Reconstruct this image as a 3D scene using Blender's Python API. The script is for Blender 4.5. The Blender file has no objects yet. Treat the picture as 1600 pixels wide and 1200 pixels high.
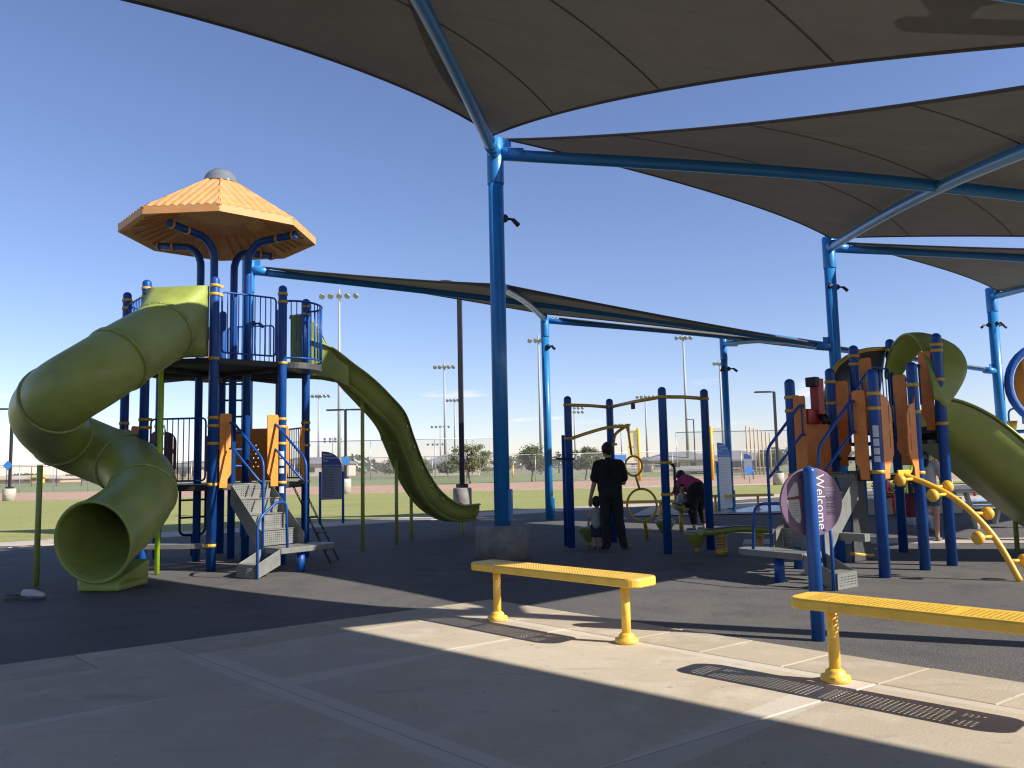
import bpy, math, random
from mathutils import Vector, Matrix

# ------------------------------------------------------------------ camera
sc = bpy.context.scene
CAM_H = 1.4; FPX = 1295.0; PITCH = math.atan(130 / FPX); ROLL = 0.0212
up0 = Vector((0, -math.sin(PITCH), math.cos(PITCH)))
FW = Vector((0, math.cos(PITCH), math.sin(PITCH)))
RT = math.cos(ROLL) * Vector((1, 0, 0)) - math.sin(ROLL) * up0
UP = math.sin(ROLL) * Vector((1, 0, 0)) + math.cos(ROLL) * up0
cd = bpy.data.cameras.new('camera'); cam = bpy.data.objects.new('camera', cd)
sc.collection.objects.link(cam); sc.camera = cam
cd.sensor_fit = 'HORIZONTAL'; cd.sensor_width = 36; cd.lens = 36 * FPX / 1600
cd.clip_start = 0.05; cd.clip_end = 6000
cam.matrix_world = Matrix(((RT.x, UP.x, -FW.x, 0), (RT.y, UP.y, -FW.y, 0), (RT.z, UP.z, -FW.z, CAM_H), (0, 0, 0, 1)))

# ------------------------------------------------------------------ light
SUN_H = Vector((0.918, -0.396, 0)).normalized(); SUN_EL = math.radians(34)
SUN = (SUN_H * math.cos(SUN_EL) + Vector((0, 0, math.sin(SUN_EL)))).normalized()
sl = bpy.data.lights.new('sun', 'SUN'); sl.energy = 5.0; sl.angle = math.radians(0.5); sl.color = (1, 0.96, 0.9)
so = bpy.data.objects.new('sun', sl); sc.collection.objects.link(so)
so.rotation_euler = (-SUN).to_track_quat('-Z', 'Y').to_euler()
w = bpy.data.worlds.new('World'); sc.world = w; w.use_nodes = True
wn = w.node_tree; wn.nodes.clear()
def wnode(t): return wn.nodes.new(t)
sky = wnode('ShaderNodeTexSky'); sky.sky_type = 'NISHITA'; sky.sun_disc = False
sky.sun_elevation = SUN_EL; sky.sun_rotation = math.atan2(SUN_H.x, SUN_H.y)
sky.altitude = 350; sky.air_density = 1.0; sky.dust_density = 0.2; sky.ozone_density = 3.5
bg = wnode('ShaderNodeBackground'); bg.inputs[1].default_value = 0.104
wo = wnode('ShaderNodeOutputWorld')
tc = wnode('ShaderNodeTexCoord'); sx = wnode('ShaderNodeSeparateXYZ'); wn.links.new(tc.outputs['Generated'], sx.inputs[0])
mp = wnode('ShaderNodeMapping'); mp.inputs['Scale'].default_value = (5, 5, 30); mp.inputs['Location'].default_value = (0.3, 0.2, 0.0)
wn.links.new(tc.outputs['Generated'], mp.inputs[0])
nz = wnode('ShaderNodeTexNoise'); nz.inputs['Scale'].default_value = 1.6; nz.inputs['Detail'].default_value = 7; nz.inputs['Roughness'].default_value = 0.55
wn.links.new(mp.outputs[0], nz.inputs['Vector'])
cr = wnode('ShaderNodeValToRGB'); cr.color_ramp.elements[0].position = 0.60; cr.color_ramp.elements[1].position = 0.74
wn.links.new(nz.outputs[0], cr.inputs[0])
band = wnode('ShaderNodeValToRGB'); e = band.color_ramp.elements
e[0].position = 0.028; e[0].color = (0, 0, 0, 1); e[1].position = 0.105; e[1].color = (0, 0, 0, 1)
e.new(0.05).color = (0.8, 0.8, 0.8, 1); e.new(0.075).color = (0.8, 0.8, 0.8, 1)
wn.links.new(sx.outputs['Z'], band.inputs[0])
mu = wnode('ShaderNodeMath'); mu.operation = 'MULTIPLY'; wn.links.new(cr.outputs[0], mu.inputs[0]); wn.links.new(band.outputs[0], mu.inputs[1])
mx = wnode('ShaderNodeMixRGB'); mx.inputs['Color2'].default_value = (8.2, 8.2, 8.4, 1)
wn.links.new(mu.outputs[0], mx.inputs['Fac']); wn.links.new(sky.outputs[0], mx.inputs['Color1'])
tint = wnode('ShaderNodeMixRGB'); tint.blend_type = 'MULTIPLY'; tint.inputs['Fac'].default_value = 1; tint.inputs['Color2'].default_value = (1.02, 0.92, 1.03, 1)
wn.links.new(mx.outputs[0], tint.inputs['Color1']); wn.links.new(tint.outputs[0], bg.inputs[0]); wn.links.new(bg.outputs[0], wo.inputs[0])
sc.view_settings.view_transform = 'Standard'; sc.view_settings.look = 'None'
sc.view_settings.gamma = 1; sc.view_settings.exposure = 0.62
sc.view_settings.use_curve_mapping = False
sc.cycles.pixel_filter_type = 'BLACKMAN_HARRIS'; sc.cycles.filter_width = 1.2
sc.cycles.max_bounces = 8; sc.cycles.transparent_max_bounces = 16

# ------------------------------------------------------------------ helpers
rnd = random.Random(7)
COL = sc.collection
def V(*a): return Vector(a)
def _ray(px, py):
    d = FW + RT * ((px - 800) / FPX) - UP * ((py - 600) / FPX)
    return d / d.y
def gp(px, py, z=0.0):
    d = _ray(px, py); t = (z - CAM_H) / d.z
    return Vector((d.x * t, d.y * t, z))
def at(px, py, Y): return _ray(px, py) * Y + Vector((0, 0, CAM_H))

def wmat(o):
    m = Matrix.Identity(4)
    while o is not None:
        m = o.matrix_basis @ m; o = o.parent
    return m
def wpos(o):
    p = Vector((0, 0, 0))
    while o is not None:
        p += o.location; o = o.parent
    return p

class MB:
    def __init__(s): s.v = []; s.f = []; s.sm = []
    def add(s, vs, fs, smooth=False):
        b = len(s.v); s.v += [Vector(x) for x in vs]
        for f in fs: s.f.append(tuple(i + b for i in f)); s.sm.append(smooth)
        return s
    def box(s, c, size, ex=(1, 0, 0), ey=(0, 1, 0), ez=(0, 0, 1)):
        c = Vector(c); ex, ey, ez = Vector(ex), Vector(ey), Vector(ez)
        vs = [c + ex * size[0] * i / 2 + ey * size[1] * j / 2 + ez * size[2] * k / 2 for k in (-1, 1) for j in (-1, 1) for i in (-1, 1)]
        return s.add(vs, [(0, 2, 3, 1), (4, 5, 7, 6), (0, 1, 5, 4), (2, 6, 7, 3), (0, 4, 6, 2), (1, 3, 7, 5)])
    def tube(s, path, r, n=10, caps=True, smooth=True, closed=False):
        P = [Vector(p) for p in path]; m = len(P)
        rr = r if isinstance(r, (list, tuple)) else [r] * m
        T = []
        for i in range(m):
            a = P[i - 1] if (i > 0 or closed) else P[i]; b = P[(i + 1) % m] if (i < m - 1 or closed) else P[i]
            T.append((b - a).normalized())
        up = Vector((0, 0, 1)) if abs(T[0].z) < 0.9 else Vector((1, 0, 0))
        nrm = (up - T[0] * up.dot(T[0])).normalized(); vs = []
        for i in range(m):
            nrm = (nrm - T[i] * nrm.dot(T[i])).normalized(); bi = T[i].cross(nrm)
            for k in range(n):
                a = 2 * math.pi * k / n
                vs.append(P[i] + (nrm * math.cos(a) + bi * math.sin(a)) * rr[i])
        fs = []
        for i in range(m if closed else m - 1):
            j = (i + 1) % m
            for k in range(n):
                k2 = (k + 1) % n; fs.append((i * n + k, i * n + k2, j * n + k2, j * n + k))
        s.add(vs, fs, smooth)
        if caps and not closed:
            b = len(s.v) - m * n
            s.f.append(tuple(b + k for k in reversed(range(n)))); s.sm.append(False)
            s.f.append(tuple(b + (m - 1) * n + k for k in range(n))); s.sm.append(False)
        return s
    def cyl(s, a, b, r, r2=None, n=14, caps=True, smooth=True):
        return s.tube([a, b], [r, r if r2 is None else r2], n, caps, smooth)
    def lathe(s, c, prof, n=18, smooth=True, axis=None):
        c = Vector(c); vs = []; m = len(prof)
        if axis is None: ex, ey, ez = V(1, 0, 0), V(0, 1, 0), V(0, 0, 1)
        else:
            ez = Vector(axis).normalized(); ex = ez.orthogonal().normalized(); ey = ez.cross(ex)
        for r, z in prof:
            for k in range(n):
                a = 2 * math.pi * k / n; vs.append(c + ex * (r * math.cos(a)) + ey * (r * math.sin(a)) + ez * z)
        fs = [(i * n + k, i * n + (k + 1) % n, (i + 1) * n + (k + 1) % n, (i + 1) * n + k) for i in range(m - 1) for k in range(n)]
        s.add(vs, fs, smooth)
        b = len(s.v) - m * n
        s.f.append(tuple(b + k for k in reversed(range(n)))); s.sm.append(False)
        s.f.append(tuple(b + (m - 1) * n + k for k in range(n))); s.sm.append(False)
        return s
    def ball(s, c, r, n=14, m=8, sz=(1, 1, 1)):
        c = Vector(c); vs = [c + V(0, 0, -r * sz[2])]
        for i in range(1, m):
            t = -math.pi / 2 + math.pi * i / m
            for k in range(n):
                a = 2 * math.pi * k / n
                vs.append(c + V(r * math.cos(t) * math.cos(a) * sz[0], r * math.cos(t) * math.sin(a) * sz[1], r * math.sin(t) * sz[2]))
        vs.append(c + V(0, 0, r * sz[2])); top = len(vs) - 1
        fs = [(0, 1 + (k + 1) % n, 1 + k) for k in range(n)]
        for i in range(m - 2):
            for k in range(n):
                a = 1 + i * n + k; b = 1 + i * n + (k + 1) % n; fs.append((a, b, b + n, a + n))
        b0 = 1 + (m - 2) * n
        fs += [(b0 + k, b0 + (k + 1) % n, top) for k in range(n)]
        return s.add(vs, fs, True)
    def prism(s, poly, o, ex, ey, ez, t):
        """polygon in (ex,ey) at o, extruded by t along ez"""
        o, ex, ey, ez = Vector(o), Vector(ex), Vector(ey), Vector(ez); n = len(poly)
        vs = [o + ex * p[0] + ey * p[1] for p in poly] + [o + ex * p[0] + ey * p[1] + ez * t for p in poly]
        fs = [tuple(reversed(range(n))), tuple(range(n, 2 * n))] + [(k, (k + 1) % n, n + (k + 1) % n, n + k) for k in range(n)]
        return s.add(vs, fs)
    def sweep(s, path, prof, up=None, smooth=True, closedprof=False):
        """profile (side, up) swept along path keeping world up"""
        P = [Vector(p) for p in path]; m = len(P); n = len(prof(0) if callable(prof) else prof); vs = []
        for i in range(m):
            t = (P[min(i + 1, m - 1)] - P[max(i - 1, 0)]).normalized()
            side = t.cross(V(0, 0, 1)).normalized(); u = side.cross(t).normalized()
            pr = prof(i / (m - 1)) if callable(prof) else prof
            vs += [P[i] + side * a + u * b for a, b in pr]
        q = n if closedprof else n - 1
        fs = [(i * n + k, i * n + (k + 1) % n, (i + 1) * n + (k + 1) % n, (i + 1) * n + k) for i in range(m - 1) for k in range(q)]
        return s.add(vs, fs, smooth)
    def mesh(s, name, off=Vector((0, 0, 0))):
        me = bpy.data.meshes.new(name)
        me.from_pydata([tuple(x - off) for x in s.v], [], s.f); me.polygons.foreach_set('use_smooth', s.sm); me.update()
        return me

def put(o, parent=None):
    COL.objects.link(o)
    if parent is not None: o.parent = parent
    return o
def obj(name, mb, mat, parent=None, bevel=0, solid=0, kind=None, loc=None, subd=0):
    off = Vector(loc) if (loc is not None and parent is None) else Vector((0, 0, 0))
    me = mb.mesh(name, off)
    if parent is not None: me.transform(wmat(parent).inverted())
    o = bpy.data.objects.new(name, me)
    if loc is not None and parent is None: o.location = loc
    if mat: me.materials.append(mat)
    put(o, parent)
    if subd:
        m = o.modifiers.new('sub', 'SUBSURF'); m.levels = m.render_levels = subd
    if solid:
        m = o.modifiers.new('solid', 'SOLIDIFY'); m.thickness = solid; m.offset = 0
    if bevel:
        m = o.modifiers.new('bevel', 'BEVEL'); m.width = bevel; m.segments = 2; m.limit_method = 'ANGLE'; m.angle_limit = 0.7
    if kind: o['kind'] = kind
    return o
def inst(name, me, loc, parent=None, rotz=0.0):
    """one more object that shares mesh data; loc is in world space"""
    o = bpy.data.objects.new(name, me); put(o, parent)
    o.location = Vector(loc) - (wpos(parent) if parent is not None else Vector((0, 0, 0)))
    o.rotation_euler = (0, 0, rotz)
    return o
def thing(name, label, cat, loc=(0, 0, 0), group=None):
    o = bpy.data.objects.new(name, None); o.empty_display_size = 0.2; put(o); o.location = loc
    o['label'] = label; o['category'] = cat
    if group: o['group'] = group
    return o
def tag(o, label, cat, group=None):
    o['label'] = label; o['category'] = cat
    if group: o['group'] = group
    return o
def struct(o): o['kind'] = 'structure'; return o
_cyl = {}
def cylmesh(r, h, mat, n=12, cap=False):
    k = (round(r, 4), round(h, 3), mat.name, n, cap)
    if k not in _cyl:
        m = MB()
        if cap:
            m.lathe((0, 0, 0), [(r, 0), (r, h - r * 0.9)] + [(r * math.cos(a), h - r * 0.9 + r * 0.9 * math.sin(a)) for a in (0.3, 0.6, 0.9, 1.2, 1.45)], n)
        else: m.cyl((0, 0, 0), (0, 0, h), r, n=n)
        me = m.mesh('bar'); me.materials.append(mat); _cyl[k] = me
    return _cyl[k]
def curve_mesh(loops, thick, bevel=0.003):
    """2D loops (outer + holes) -> filled mesh data in XY, extruded in Z"""
    cu = bpy.data.curves.new('tmp', 'CURVE'); cu.dimensions = '2D'; cu.fill_mode = 'BOTH'
    cu.extrude = max(thick / 2 - bevel, 0.0005); cu.bevel_depth = bevel; cu.bevel_resolution = 1
    for lp in loops:
        sp = cu.splines.new('POLY'); sp.points.add(len(lp) - 1); sp.use_cyclic_u = True
        for i, p in enumerate(lp): sp.points[i].co = (p[0], p[1], 0, 1)
    return curve_to_mesh(cu)
def curve_to_mesh(cu):
    t = bpy.data.objects.new('tmp', cu); COL.objects.link(t)
    dg = bpy.context.evaluated_depsgraph_get(); me = bpy.data.meshes.new_from_object(t.evaluated_get(dg))
    bpy.data.objects.remove(t); bpy.data.curves.remove(cu)
    return me
def text_mesh(body, size, ext=0.001, align='LEFT', space=1.0):
    cu = bpy.data.curves.new('tmp', 'FONT'); cu.body = body; cu.size = size; cu.extrude = ext; cu.align_x = align; cu.space_character = space
    cu.resolution_u = 3
    return curve_to_mesh(cu)
def place(name, me, mat, o, ex, ey, ez, parent):
    """object from mesh data lying in (ex,ey) with normal ez, o in world space"""
    ob = bpy.data.objects.new(name, me)
    if mat: me.materials.clear(); me.materials.append(mat)
    put(ob, parent); q = Vector(o)
    ex, ey, ez = Vector(ex).normalized(), Vector(ey).normalized(), Vector(ez).normalized()
    mw = Matrix(((ex.x, ey.x, ez.x, q.x), (ex.y, ey.y, ez.y, q.y), (ex.z, ey.z, ez.z, q.z), (0, 0, 0, 1)))
    ob.matrix_basis = (wmat(parent).inverted() @ mw) if parent is not None else mw
    return ob
def arc(c, r, a0, a1, n): return [(c[0] + r * math.cos(a0 + (a1 - a0) * i / n), c[1] + r * math.sin(a0 + (a1 - a0) * i / n)) for i in range(n + 1)]
def slot(x, y0, y1, r):
    return arc((x, y1), r, 0, math.pi, 6) + arc((x, y0), r, math.pi, 2 * math.pi, 6)
def rrect(x0, y0, x1, y1, r, n=4):
    h = math.pi / 2
    return arc((x1 - r, y1 - r), r, 0, h, n) + arc((x0 + r, y1 - r), r, h, 2 * h, n) + arc((x0 + r, y0 + r), r, 2 * h, 3 * h, n) + arc((x1 - r, y0 + r), r, 3 * h, 4 * h, n)
def smooth_path(pts, k=8):
    P = [Vector(p) for p in pts]; out = []
    for i in range(len(P) - 1):
        p0 = P[max(i - 1, 0)]; p1 = P[i]; p2 = P[i + 1]; p3 = P[min(i + 2, len(P) - 1)]
        for j in range(k):
            t = j / k
            out.append(0.5 * ((2 * p1) + (p2 - p0) * t + (2 * p0 - 5 * p1 + 4 * p2 - p3) * t * t + (3 * p1 - p0 - 3 * p2 + p3) * t ** 3))
    out.append(P[-1]); return out
def round_path(pts, r=0.08, n=4):
    """polyline with rounded corners"""
    P = [Vector(p) for p in pts]; out = [P[0]]
    for i in range(1, len(P) - 1):
        a = (P[i - 1] - P[i]); b = (P[i + 1] - P[i]); d = min(r, a.length / 2, b.length / 2)
        a = P[i] + a.normalized() * d; b = P[i] + b.normalized() * d
        for j in range(n + 1):
            t = j / n; out.append(a * (1 - t) ** 2 + P[i] * 2 * t * (1 - t) + b * t * t)
    out.append(P[-1]); return out

# ------------------------------------------------------------------ materials
def mat(name, col, rough=0.5, var=0.0, scale=8.0, col2=None, metal=0.0, bump=0.0, bscale=60.0, spec=0.5, coat=0.0, detail=4, trans=0.0, scuff=None):
    m = bpy.data.materials.new(name); m.use_nodes = True; nt = m.node_tree
    b = nt.nodes['Principled BSDF']; b.inputs['Roughness'].default_value = rough; b.inputs['Metallic'].default_value = metal
    b.inputs['Specular IOR Level'].default_value = spec; b.inputs['Coat Weight'].default_value = coat
    b.inputs['Base Color'].default_value = (*col, 1)
    tcn = nt.nodes.new('ShaderNodeTexCoord')
    if var or col2:
        n = nt.nodes.new('ShaderNodeTexNoise'); n.inputs['Scale'].default_value = scale; n.inputs['Detail'].default_value = detail; n.inputs['Roughness'].default_value = 0.65
        nt.links.new(tcn.outputs['Object'], n.inputs['Vector'])
        r = nt.nodes.new('ShaderNodeValToRGB'); r.color_ramp.elements[0].position = 0.3; r.color_ramp.elements[1].position = 0.7
        c2 = col2 or tuple(min(1, c * (1 + var)) for c in col); c1 = col if col2 else tuple(c * (1 - var) for c in col)
        r.color_ramp.elements[0].color = (*c1, 1); r.color_ramp.elements[1].color = (*c2, 1)
        nt.links.new(n.outputs[0], r.inputs[0]); nt.links.new(r.outputs[0], b.inputs['Base Color'])
        rr = nt.nodes.new('ShaderNodeMapRange'); rr.inputs[3].default_value = max(0.05, rough - 0.1); rr.inputs[4].default_value = min(1, rough + 0.12)
        nt.links.new(n.outputs[0], rr.inputs[0]); nt.links.new(rr.outputs[0], b.inputs['Roughness'])
    if scuff:      # worn, dusty streaks: (colour, low, high, scale xyz)
        src = b.inputs['Base Color'].links[0].from_socket if b.inputs['Base Color'].links else None
        mpg = nt.nodes.new('ShaderNodeMapping'); mpg.inputs['Scale'].default_value = scuff[3]; mpg.inputs['Rotation'].default_value = (0.4, 0.3, 0.5); nt.links.new(tcn.outputs['Object'], mpg.inputs[0])
        ns = nt.nodes.new('ShaderNodeTexNoise'); ns.inputs['Scale'].default_value = 1; ns.inputs['Detail'].default_value = 6; ns.inputs['Roughness'].default_value = 0.7; nt.links.new(mpg.outputs[0], ns.inputs['Vector'])
        mrs = nt.nodes.new('ShaderNodeMapRange'); mrs.inputs[1].default_value = scuff[1]; mrs.inputs[2].default_value = scuff[2]; mrs.inputs[4].default_value = 0.75; nt.links.new(ns.outputs[0], mrs.inputs[0])
        mxs = nt.nodes.new('ShaderNodeMixRGB'); mxs.inputs[1].default_value = (*col, 1); mxs.inputs[2].default_value = (*scuff[0], 1); nt.links.new(mrs.outputs[0], mxs.inputs[0])
        if src: nt.links.new(src, mxs.inputs[1])
        nt.links.new(mxs.outputs[0], b.inputs['Base Color'])
    if bump:
        n2 = nt.nodes.new('ShaderNodeTexNoise'); n2.inputs['Scale'].default_value = bscale; n2.inputs['Detail'].default_value = 3
        nt.links.new(tcn.outputs['Object'], n2.inputs['Vector'])
        bp = nt.nodes.new('ShaderNodeBump'); bp.inputs['Strength'].default_value = bump; bp.inputs['Distance'].default_value = 0.01
        nt.links.new(n2.outputs[0], bp.inputs['Height']); nt.links.new(bp.outputs[0], b.inputs['Normal'])
    if trans:
        out = nt.nodes['Material Output']; tr = nt.nodes.new('ShaderNodeBsdfTranslucent'); tr.inputs[0].default_value = (*[c * 1.2 for c in col], 1)
        ms = nt.nodes.new('ShaderNodeMixShader'); ms.inputs[0].default_value = trans
        nt.links.new(b.outputs[0], ms.inputs[1]); nt.links.new(tr.outputs[0], ms.inputs[2]); nt.links.new(ms.outputs[0], out.inputs[0])
    return m
def ground_mat(name, layers, rough=0.9, bump=0.3, bscale=40, vary=0.0, joint=None):
    """layers: [(scale, detail, lo, hi, colour)] mixed over the first colour"""
    m = bpy.data.materials.new(name); m.use_nodes = True; nt = m.node_tree; b = nt.nodes['Principled BSDF']
    b.inputs['Roughness'].default_value = rough; b.inputs['Specular IOR Level'].default_value = 0.25
    g = nt.nodes.new('ShaderNodeNewGeometry'); cur = None
    for sc_, det, lo, hi, col in layers:
        if cur is None:
            c = nt.nodes.new('ShaderNodeRGB'); c.outputs[0].default_value = (*col, 1); cur = c.outputs[0]; continue
        mpn = nt.nodes.new('ShaderNodeMapping'); s3 = sc_ if isinstance(sc_, tuple) else (sc_, sc_, sc_)
        mpn.inputs['Scale'].default_value = s3; mpn.inputs['Rotation'].default_value = (0, 0, 0.67); nt.links.new(g.outputs['Position'], mpn.inputs[0])
        n = nt.nodes.new('ShaderNodeTexNoise'); n.inputs['Scale'].default_value = 1; n.inputs['Detail'].default_value = det; n.inputs['Roughness'].default_value = 0.62
        nt.links.new(mpn.outputs[0], n.inputs['Vector'])
        mr = nt.nodes.new('ShaderNodeMapRange'); mr.inputs[1].default_value = lo; mr.inputs[2].default_value = hi; nt.links.new(n.outputs[0], mr.inputs[0])
        mxn = nt.nodes.new('ShaderNodeMixRGB'); mxn.inputs[2].default_value = (*col, 1)
        nt.links.new(mr.outputs[0], mxn.inputs[0]); nt.links.new(cur, mxn.inputs[1]); cur = mxn.outputs[0]
    if joint:   # smooth tooled margin along the edges of each slab
        tcn = nt.nodes.new('ShaderNodeTexCoord'); sp = nt.nodes.new('ShaderNodeSeparateXYZ'); nt.links.new(tcn.outputs['Object'], sp.inputs[0])
        outs = []
        for ax, half in (('X', joint[0]), ('Y', joint[1])):
            a = nt.nodes.new('ShaderNodeMath'); a.operation = 'ABSOLUTE'; nt.links.new(sp.outputs[ax], a.inputs[0])
            r_ = nt.nodes.new('ShaderNodeMapRange'); r_.inputs[1].default_value = half - joint[2] - 0.012; r_.inputs[2].default_value = half - joint[2]
            nt.links.new(a.outputs[0], r_.inputs[0]); outs.append(r_.outputs[0])
        mxm = nt.nodes.new('ShaderNodeMath'); mxm.operation = 'MAXIMUM'; nt.links.new(outs[0], mxm.inputs[0]); nt.links.new(outs[1], mxm.inputs[1])
        sc2 = nt.nodes.new('ShaderNodeMath'); sc2.operation = 'MULTIPLY'; sc2.inputs[1].default_value = 0.6; nt.links.new(mxm.outputs[0], sc2.inputs[0])
        mxn = nt.nodes.new('ShaderNodeMixRGB'); mxn.inputs[2].default_value = (*joint[3], 1)
        nt.links.new(sc2.outputs[0], mxn.inputs[0]); nt.links.new(cur, mxn.inputs[1]); cur = mxn.outputs[0]
    if vary:       # each slab was poured on its own day
        oi = nt.nodes.new('ShaderNodeObjectInfo'); mv = nt.nodes.new('ShaderNodeMapRange'); mv.inputs[3].default_value = 1 - vary; mv.inputs[4].default_value = 1 + vary * 0.6
        nt.links.new(oi.outputs['Random'], mv.inputs[0]); hs = nt.nodes.new('ShaderNodeHueSaturation'); nt.links.new(cur, hs.inputs['Color']); nt.links.new(mv.outputs[0], hs.inputs['Value']); cur = hs.outputs[0]
    nt.links.new(cur, b.inputs['Base Color'])
    if bump:
        n2 = nt.nodes.new('ShaderNodeTexNoise'); n2.inputs['Scale'].default_value = bscale; n2.inputs['Detail'].default_value = 4
        nt.links.new(g.outputs['Position'], n2.inputs['Vector'])
        bp = nt.nodes.new('ShaderNodeBump'); bp.inputs['Strength'].default_value = bump; bp.inputs['Distance'].default_value = 0.02
        nt.links.new(n2.outputs[0], bp.inputs['Height']); nt.links.new(bp.outputs[0], b.inputs['Normal'])
    return m

M = {}
M['blue'] = mat('blue_post', (0.006, 0.068, 0.29), 0.42, 0.16, 5, coat=0.08, bump=0.04, bscale=30, spec=0.4, scuff=((0.02, 0.06, 0.17), 0.58, 0.7, (9, 9, 3)))
M['sail_blue'] = mat('sky_blue_steel', (0.02, 0.20, 0.50), 0.34, 0.1, 3, coat=0.15)
M['lime'] = mat('lime_plastic', (0.30, 0.345, 0.072), 0.42, 0.2, 1.6, bump=0.1, bscale=7, scuff=((0.36, 0.38, 0.16), 0.56, 0.74, (3, 3, 14)))
M['lime_post'] = mat('lime_paint', (0.4, 0.6, 0.02), 0.35, 0.08, 4)
M['orange'] = mat('orange_panel', (0.75, 0.25, 0.02), 0.48, 0.1, 6, scuff=((0.7, 0.36, 0.14), 0.57, 0.72, (6, 6, 16)))
M['orange_old'] = mat('worn_orange_panel', (0.72, 0.225, 0.035), 0.5, 0.18, 5, scuff=((0.62, 0.3, 0.13), 0.56, 0.7, (6, 6, 16)))
M['roof'] = mat('faded_orange_roof', (0.68, 0.31, 0.10), 0.55, 0.1, 3, scuff=((0.66, 0.4, 0.22), 0.5, 0.75, (2, 2, 7)))
M['brown'] = mat('orange_panel_in_shade', (0.16, 0.055, 0.025), 0.5, 0.15, 6)  # orange plastic with its shade put into the colour, hence brown
M['tan'] = mat('tan_panel', (0.34, 0.19, 0.14), 0.5, 0.12, 6)
M['yellow'] = mat('yellow_paint', (0.80, 0.445, 0.04), 0.38, 0.07, 9, coat=0.1)
M['bench'] = mat('yellow_coated_steel', (0.84, 0.515, 0.065), 0.38, 0.09, 7, bump=0.05, bscale=35, scuff=((0.5, 0.33, 0.06), 0.6, 0.72, (14, 14, 14)))
M['clamp'] = mat('clamp_yellow', (0.62, 0.36, 0.04), 0.42, 0.1, 20)
M['black'] = mat('black_vinyl', (0.012, 0.012, 0.013), 0.5, 0.2, 12)
M['deck'] = mat('deck_vinyl', (0.035, 0.034, 0.036), 0.6, 0.15, 10)
M['grey'] = mat('grey_coated_steel', (0.185, 0.186, 0.165), 0.42, 0.14, 7)
M['greydk'] = mat('charcoal_coated_steel', (0.06, 0.062, 0.063), 0.45, 0.15, 7)
M['galv'] = mat('galvanised_steel', (0.42, 0.43, 0.44), 0.45, 0.1, 6, metal=0.6)
M['polegrey'] = mat('pale_pole', (0.36, 0.36, 0.35), 0.5, 0.06, 3)
M['poledark'] = mat('dark_bronze_pole', (0.02, 0.02, 0.024), 0.45, 0.1, 3)
M['pier'] = mat('pier_concrete', (0.24, 0.225, 0.2), 0.9, 0.3, 5, bump=0.3, bscale=18)
M['pierlt'] = mat('pale_pier_concrete', (0.45, 0.4, 0.33), 0.9, 0.2, 4, bump=0.3, bscale=20)
M['fabric'] = mat('shade_cloth', (0.165, 0.15, 0.127), 0.95, 0.12, 1.3, bump=0.25, bscale=220, spec=0.1, trans=0.06, scuff=((0.135, 0.122, 0.1), 0.52, 0.68, (0.5, 2.5, 0.5)))
M['seam'] = mat('shade_cloth_seam', (0.085, 0.077, 0.065), 0.95, 0.1, 4)
M['chrome'] = mat('chain_steel', (0.45, 0.45, 0.45), 0.3, 0.1, 30, metal=1)
M['dome'] = mat('smoky_dome', (0.16, 0.18, 0.19), 0.12, 0.1, 4, coat=0.6)
M['purple'] = mat('mauve_sign', (0.165, 0.10, 0.16), 0.5, 0.07, 10)
M['white'] = mat('white_print', (0.72, 0.72, 0.72), 0.6, 0.05, 20)
M['lightgrey'] = mat('pale_grey_print', (0.5, 0.5, 0.5), 0.6, 0.05, 20)
M['dkprint'] = mat('dark_print', (0.03, 0.025, 0.035), 0.6, 0.05, 20)
M['redbrown'] = mat('rust_print', (0.22, 0.06, 0.02), 0.6, 0.05, 20)
M['signblue'] = mat('navy_sign', (0.02, 0.06, 0.22), 0.5, 0.06, 9)
M['signbluelt'] = mat('azure_sign', (0.05, 0.22, 0.62), 0.5, 0.06, 9)
M['signgrey'] = mat('grey_sign', (0.2, 0.22, 0.26), 0.5, 0.06, 9)
M['red'] = mat('red_plastic', (0.42, 0.03, 0.012), 0.4, 0.1, 9)
M['plate'] = mat('sticker', (0.6, 0.6, 0.58), 0.6, 0.1, 20)

# ------------------------------------------------------------------ setting
U = V(0.785, 0.62, 0).normalized(); W = V(U.y, -U.x, 0)          # the park's two main directions
def sheet(name, pts, z, m, parent=None, kind='structure'):
    mb = MB(); mb.add([V(p[0], p[1], z) for p in pts], [tuple(range(len(pts)))])
    o = obj(name, mb, m, parent)
    if parent is None: o['kind'] = kind
    return o
M['earth'] = ground_mat('dry_earth', [(1, 1, 0, 1, (0.27, 0.2, 0.13)), (0.05, 4, 0.4, 0.6, (0.22, 0.19, 0.1)), (0.7, 4, 0.4, 0.7, (0.3, 0.24, 0.17))], 0.95, 0.2, 5)
M['rubber'] = ground_mat('rubber_surfacing', [(1, 1, 0, 1, (0.122, 0.109, 0.096)), (0.35, 5, 0.45, 0.62, (0.15, 0.135, 0.115)), (1.7, 6, 0.5, 0.72, (0.08, 0.076, 0.073)),
    ((0.5, 4, 1), 5, 0.55, 0.7, (0.135, 0.124, 0.11)), (0.8, 7, 0.57, 0.68, (0.07, 0.065, 0.06)), (3.5, 6, 0.63, 0.72, (0.17, 0.155, 0.13)), (140, 2, 0.52, 0.66, (0.19, 0.18, 0.17)), (170, 2, 0.54, 0.64, (0.045, 0.043, 0.042))], 0.8, 0.5, 110)
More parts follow.
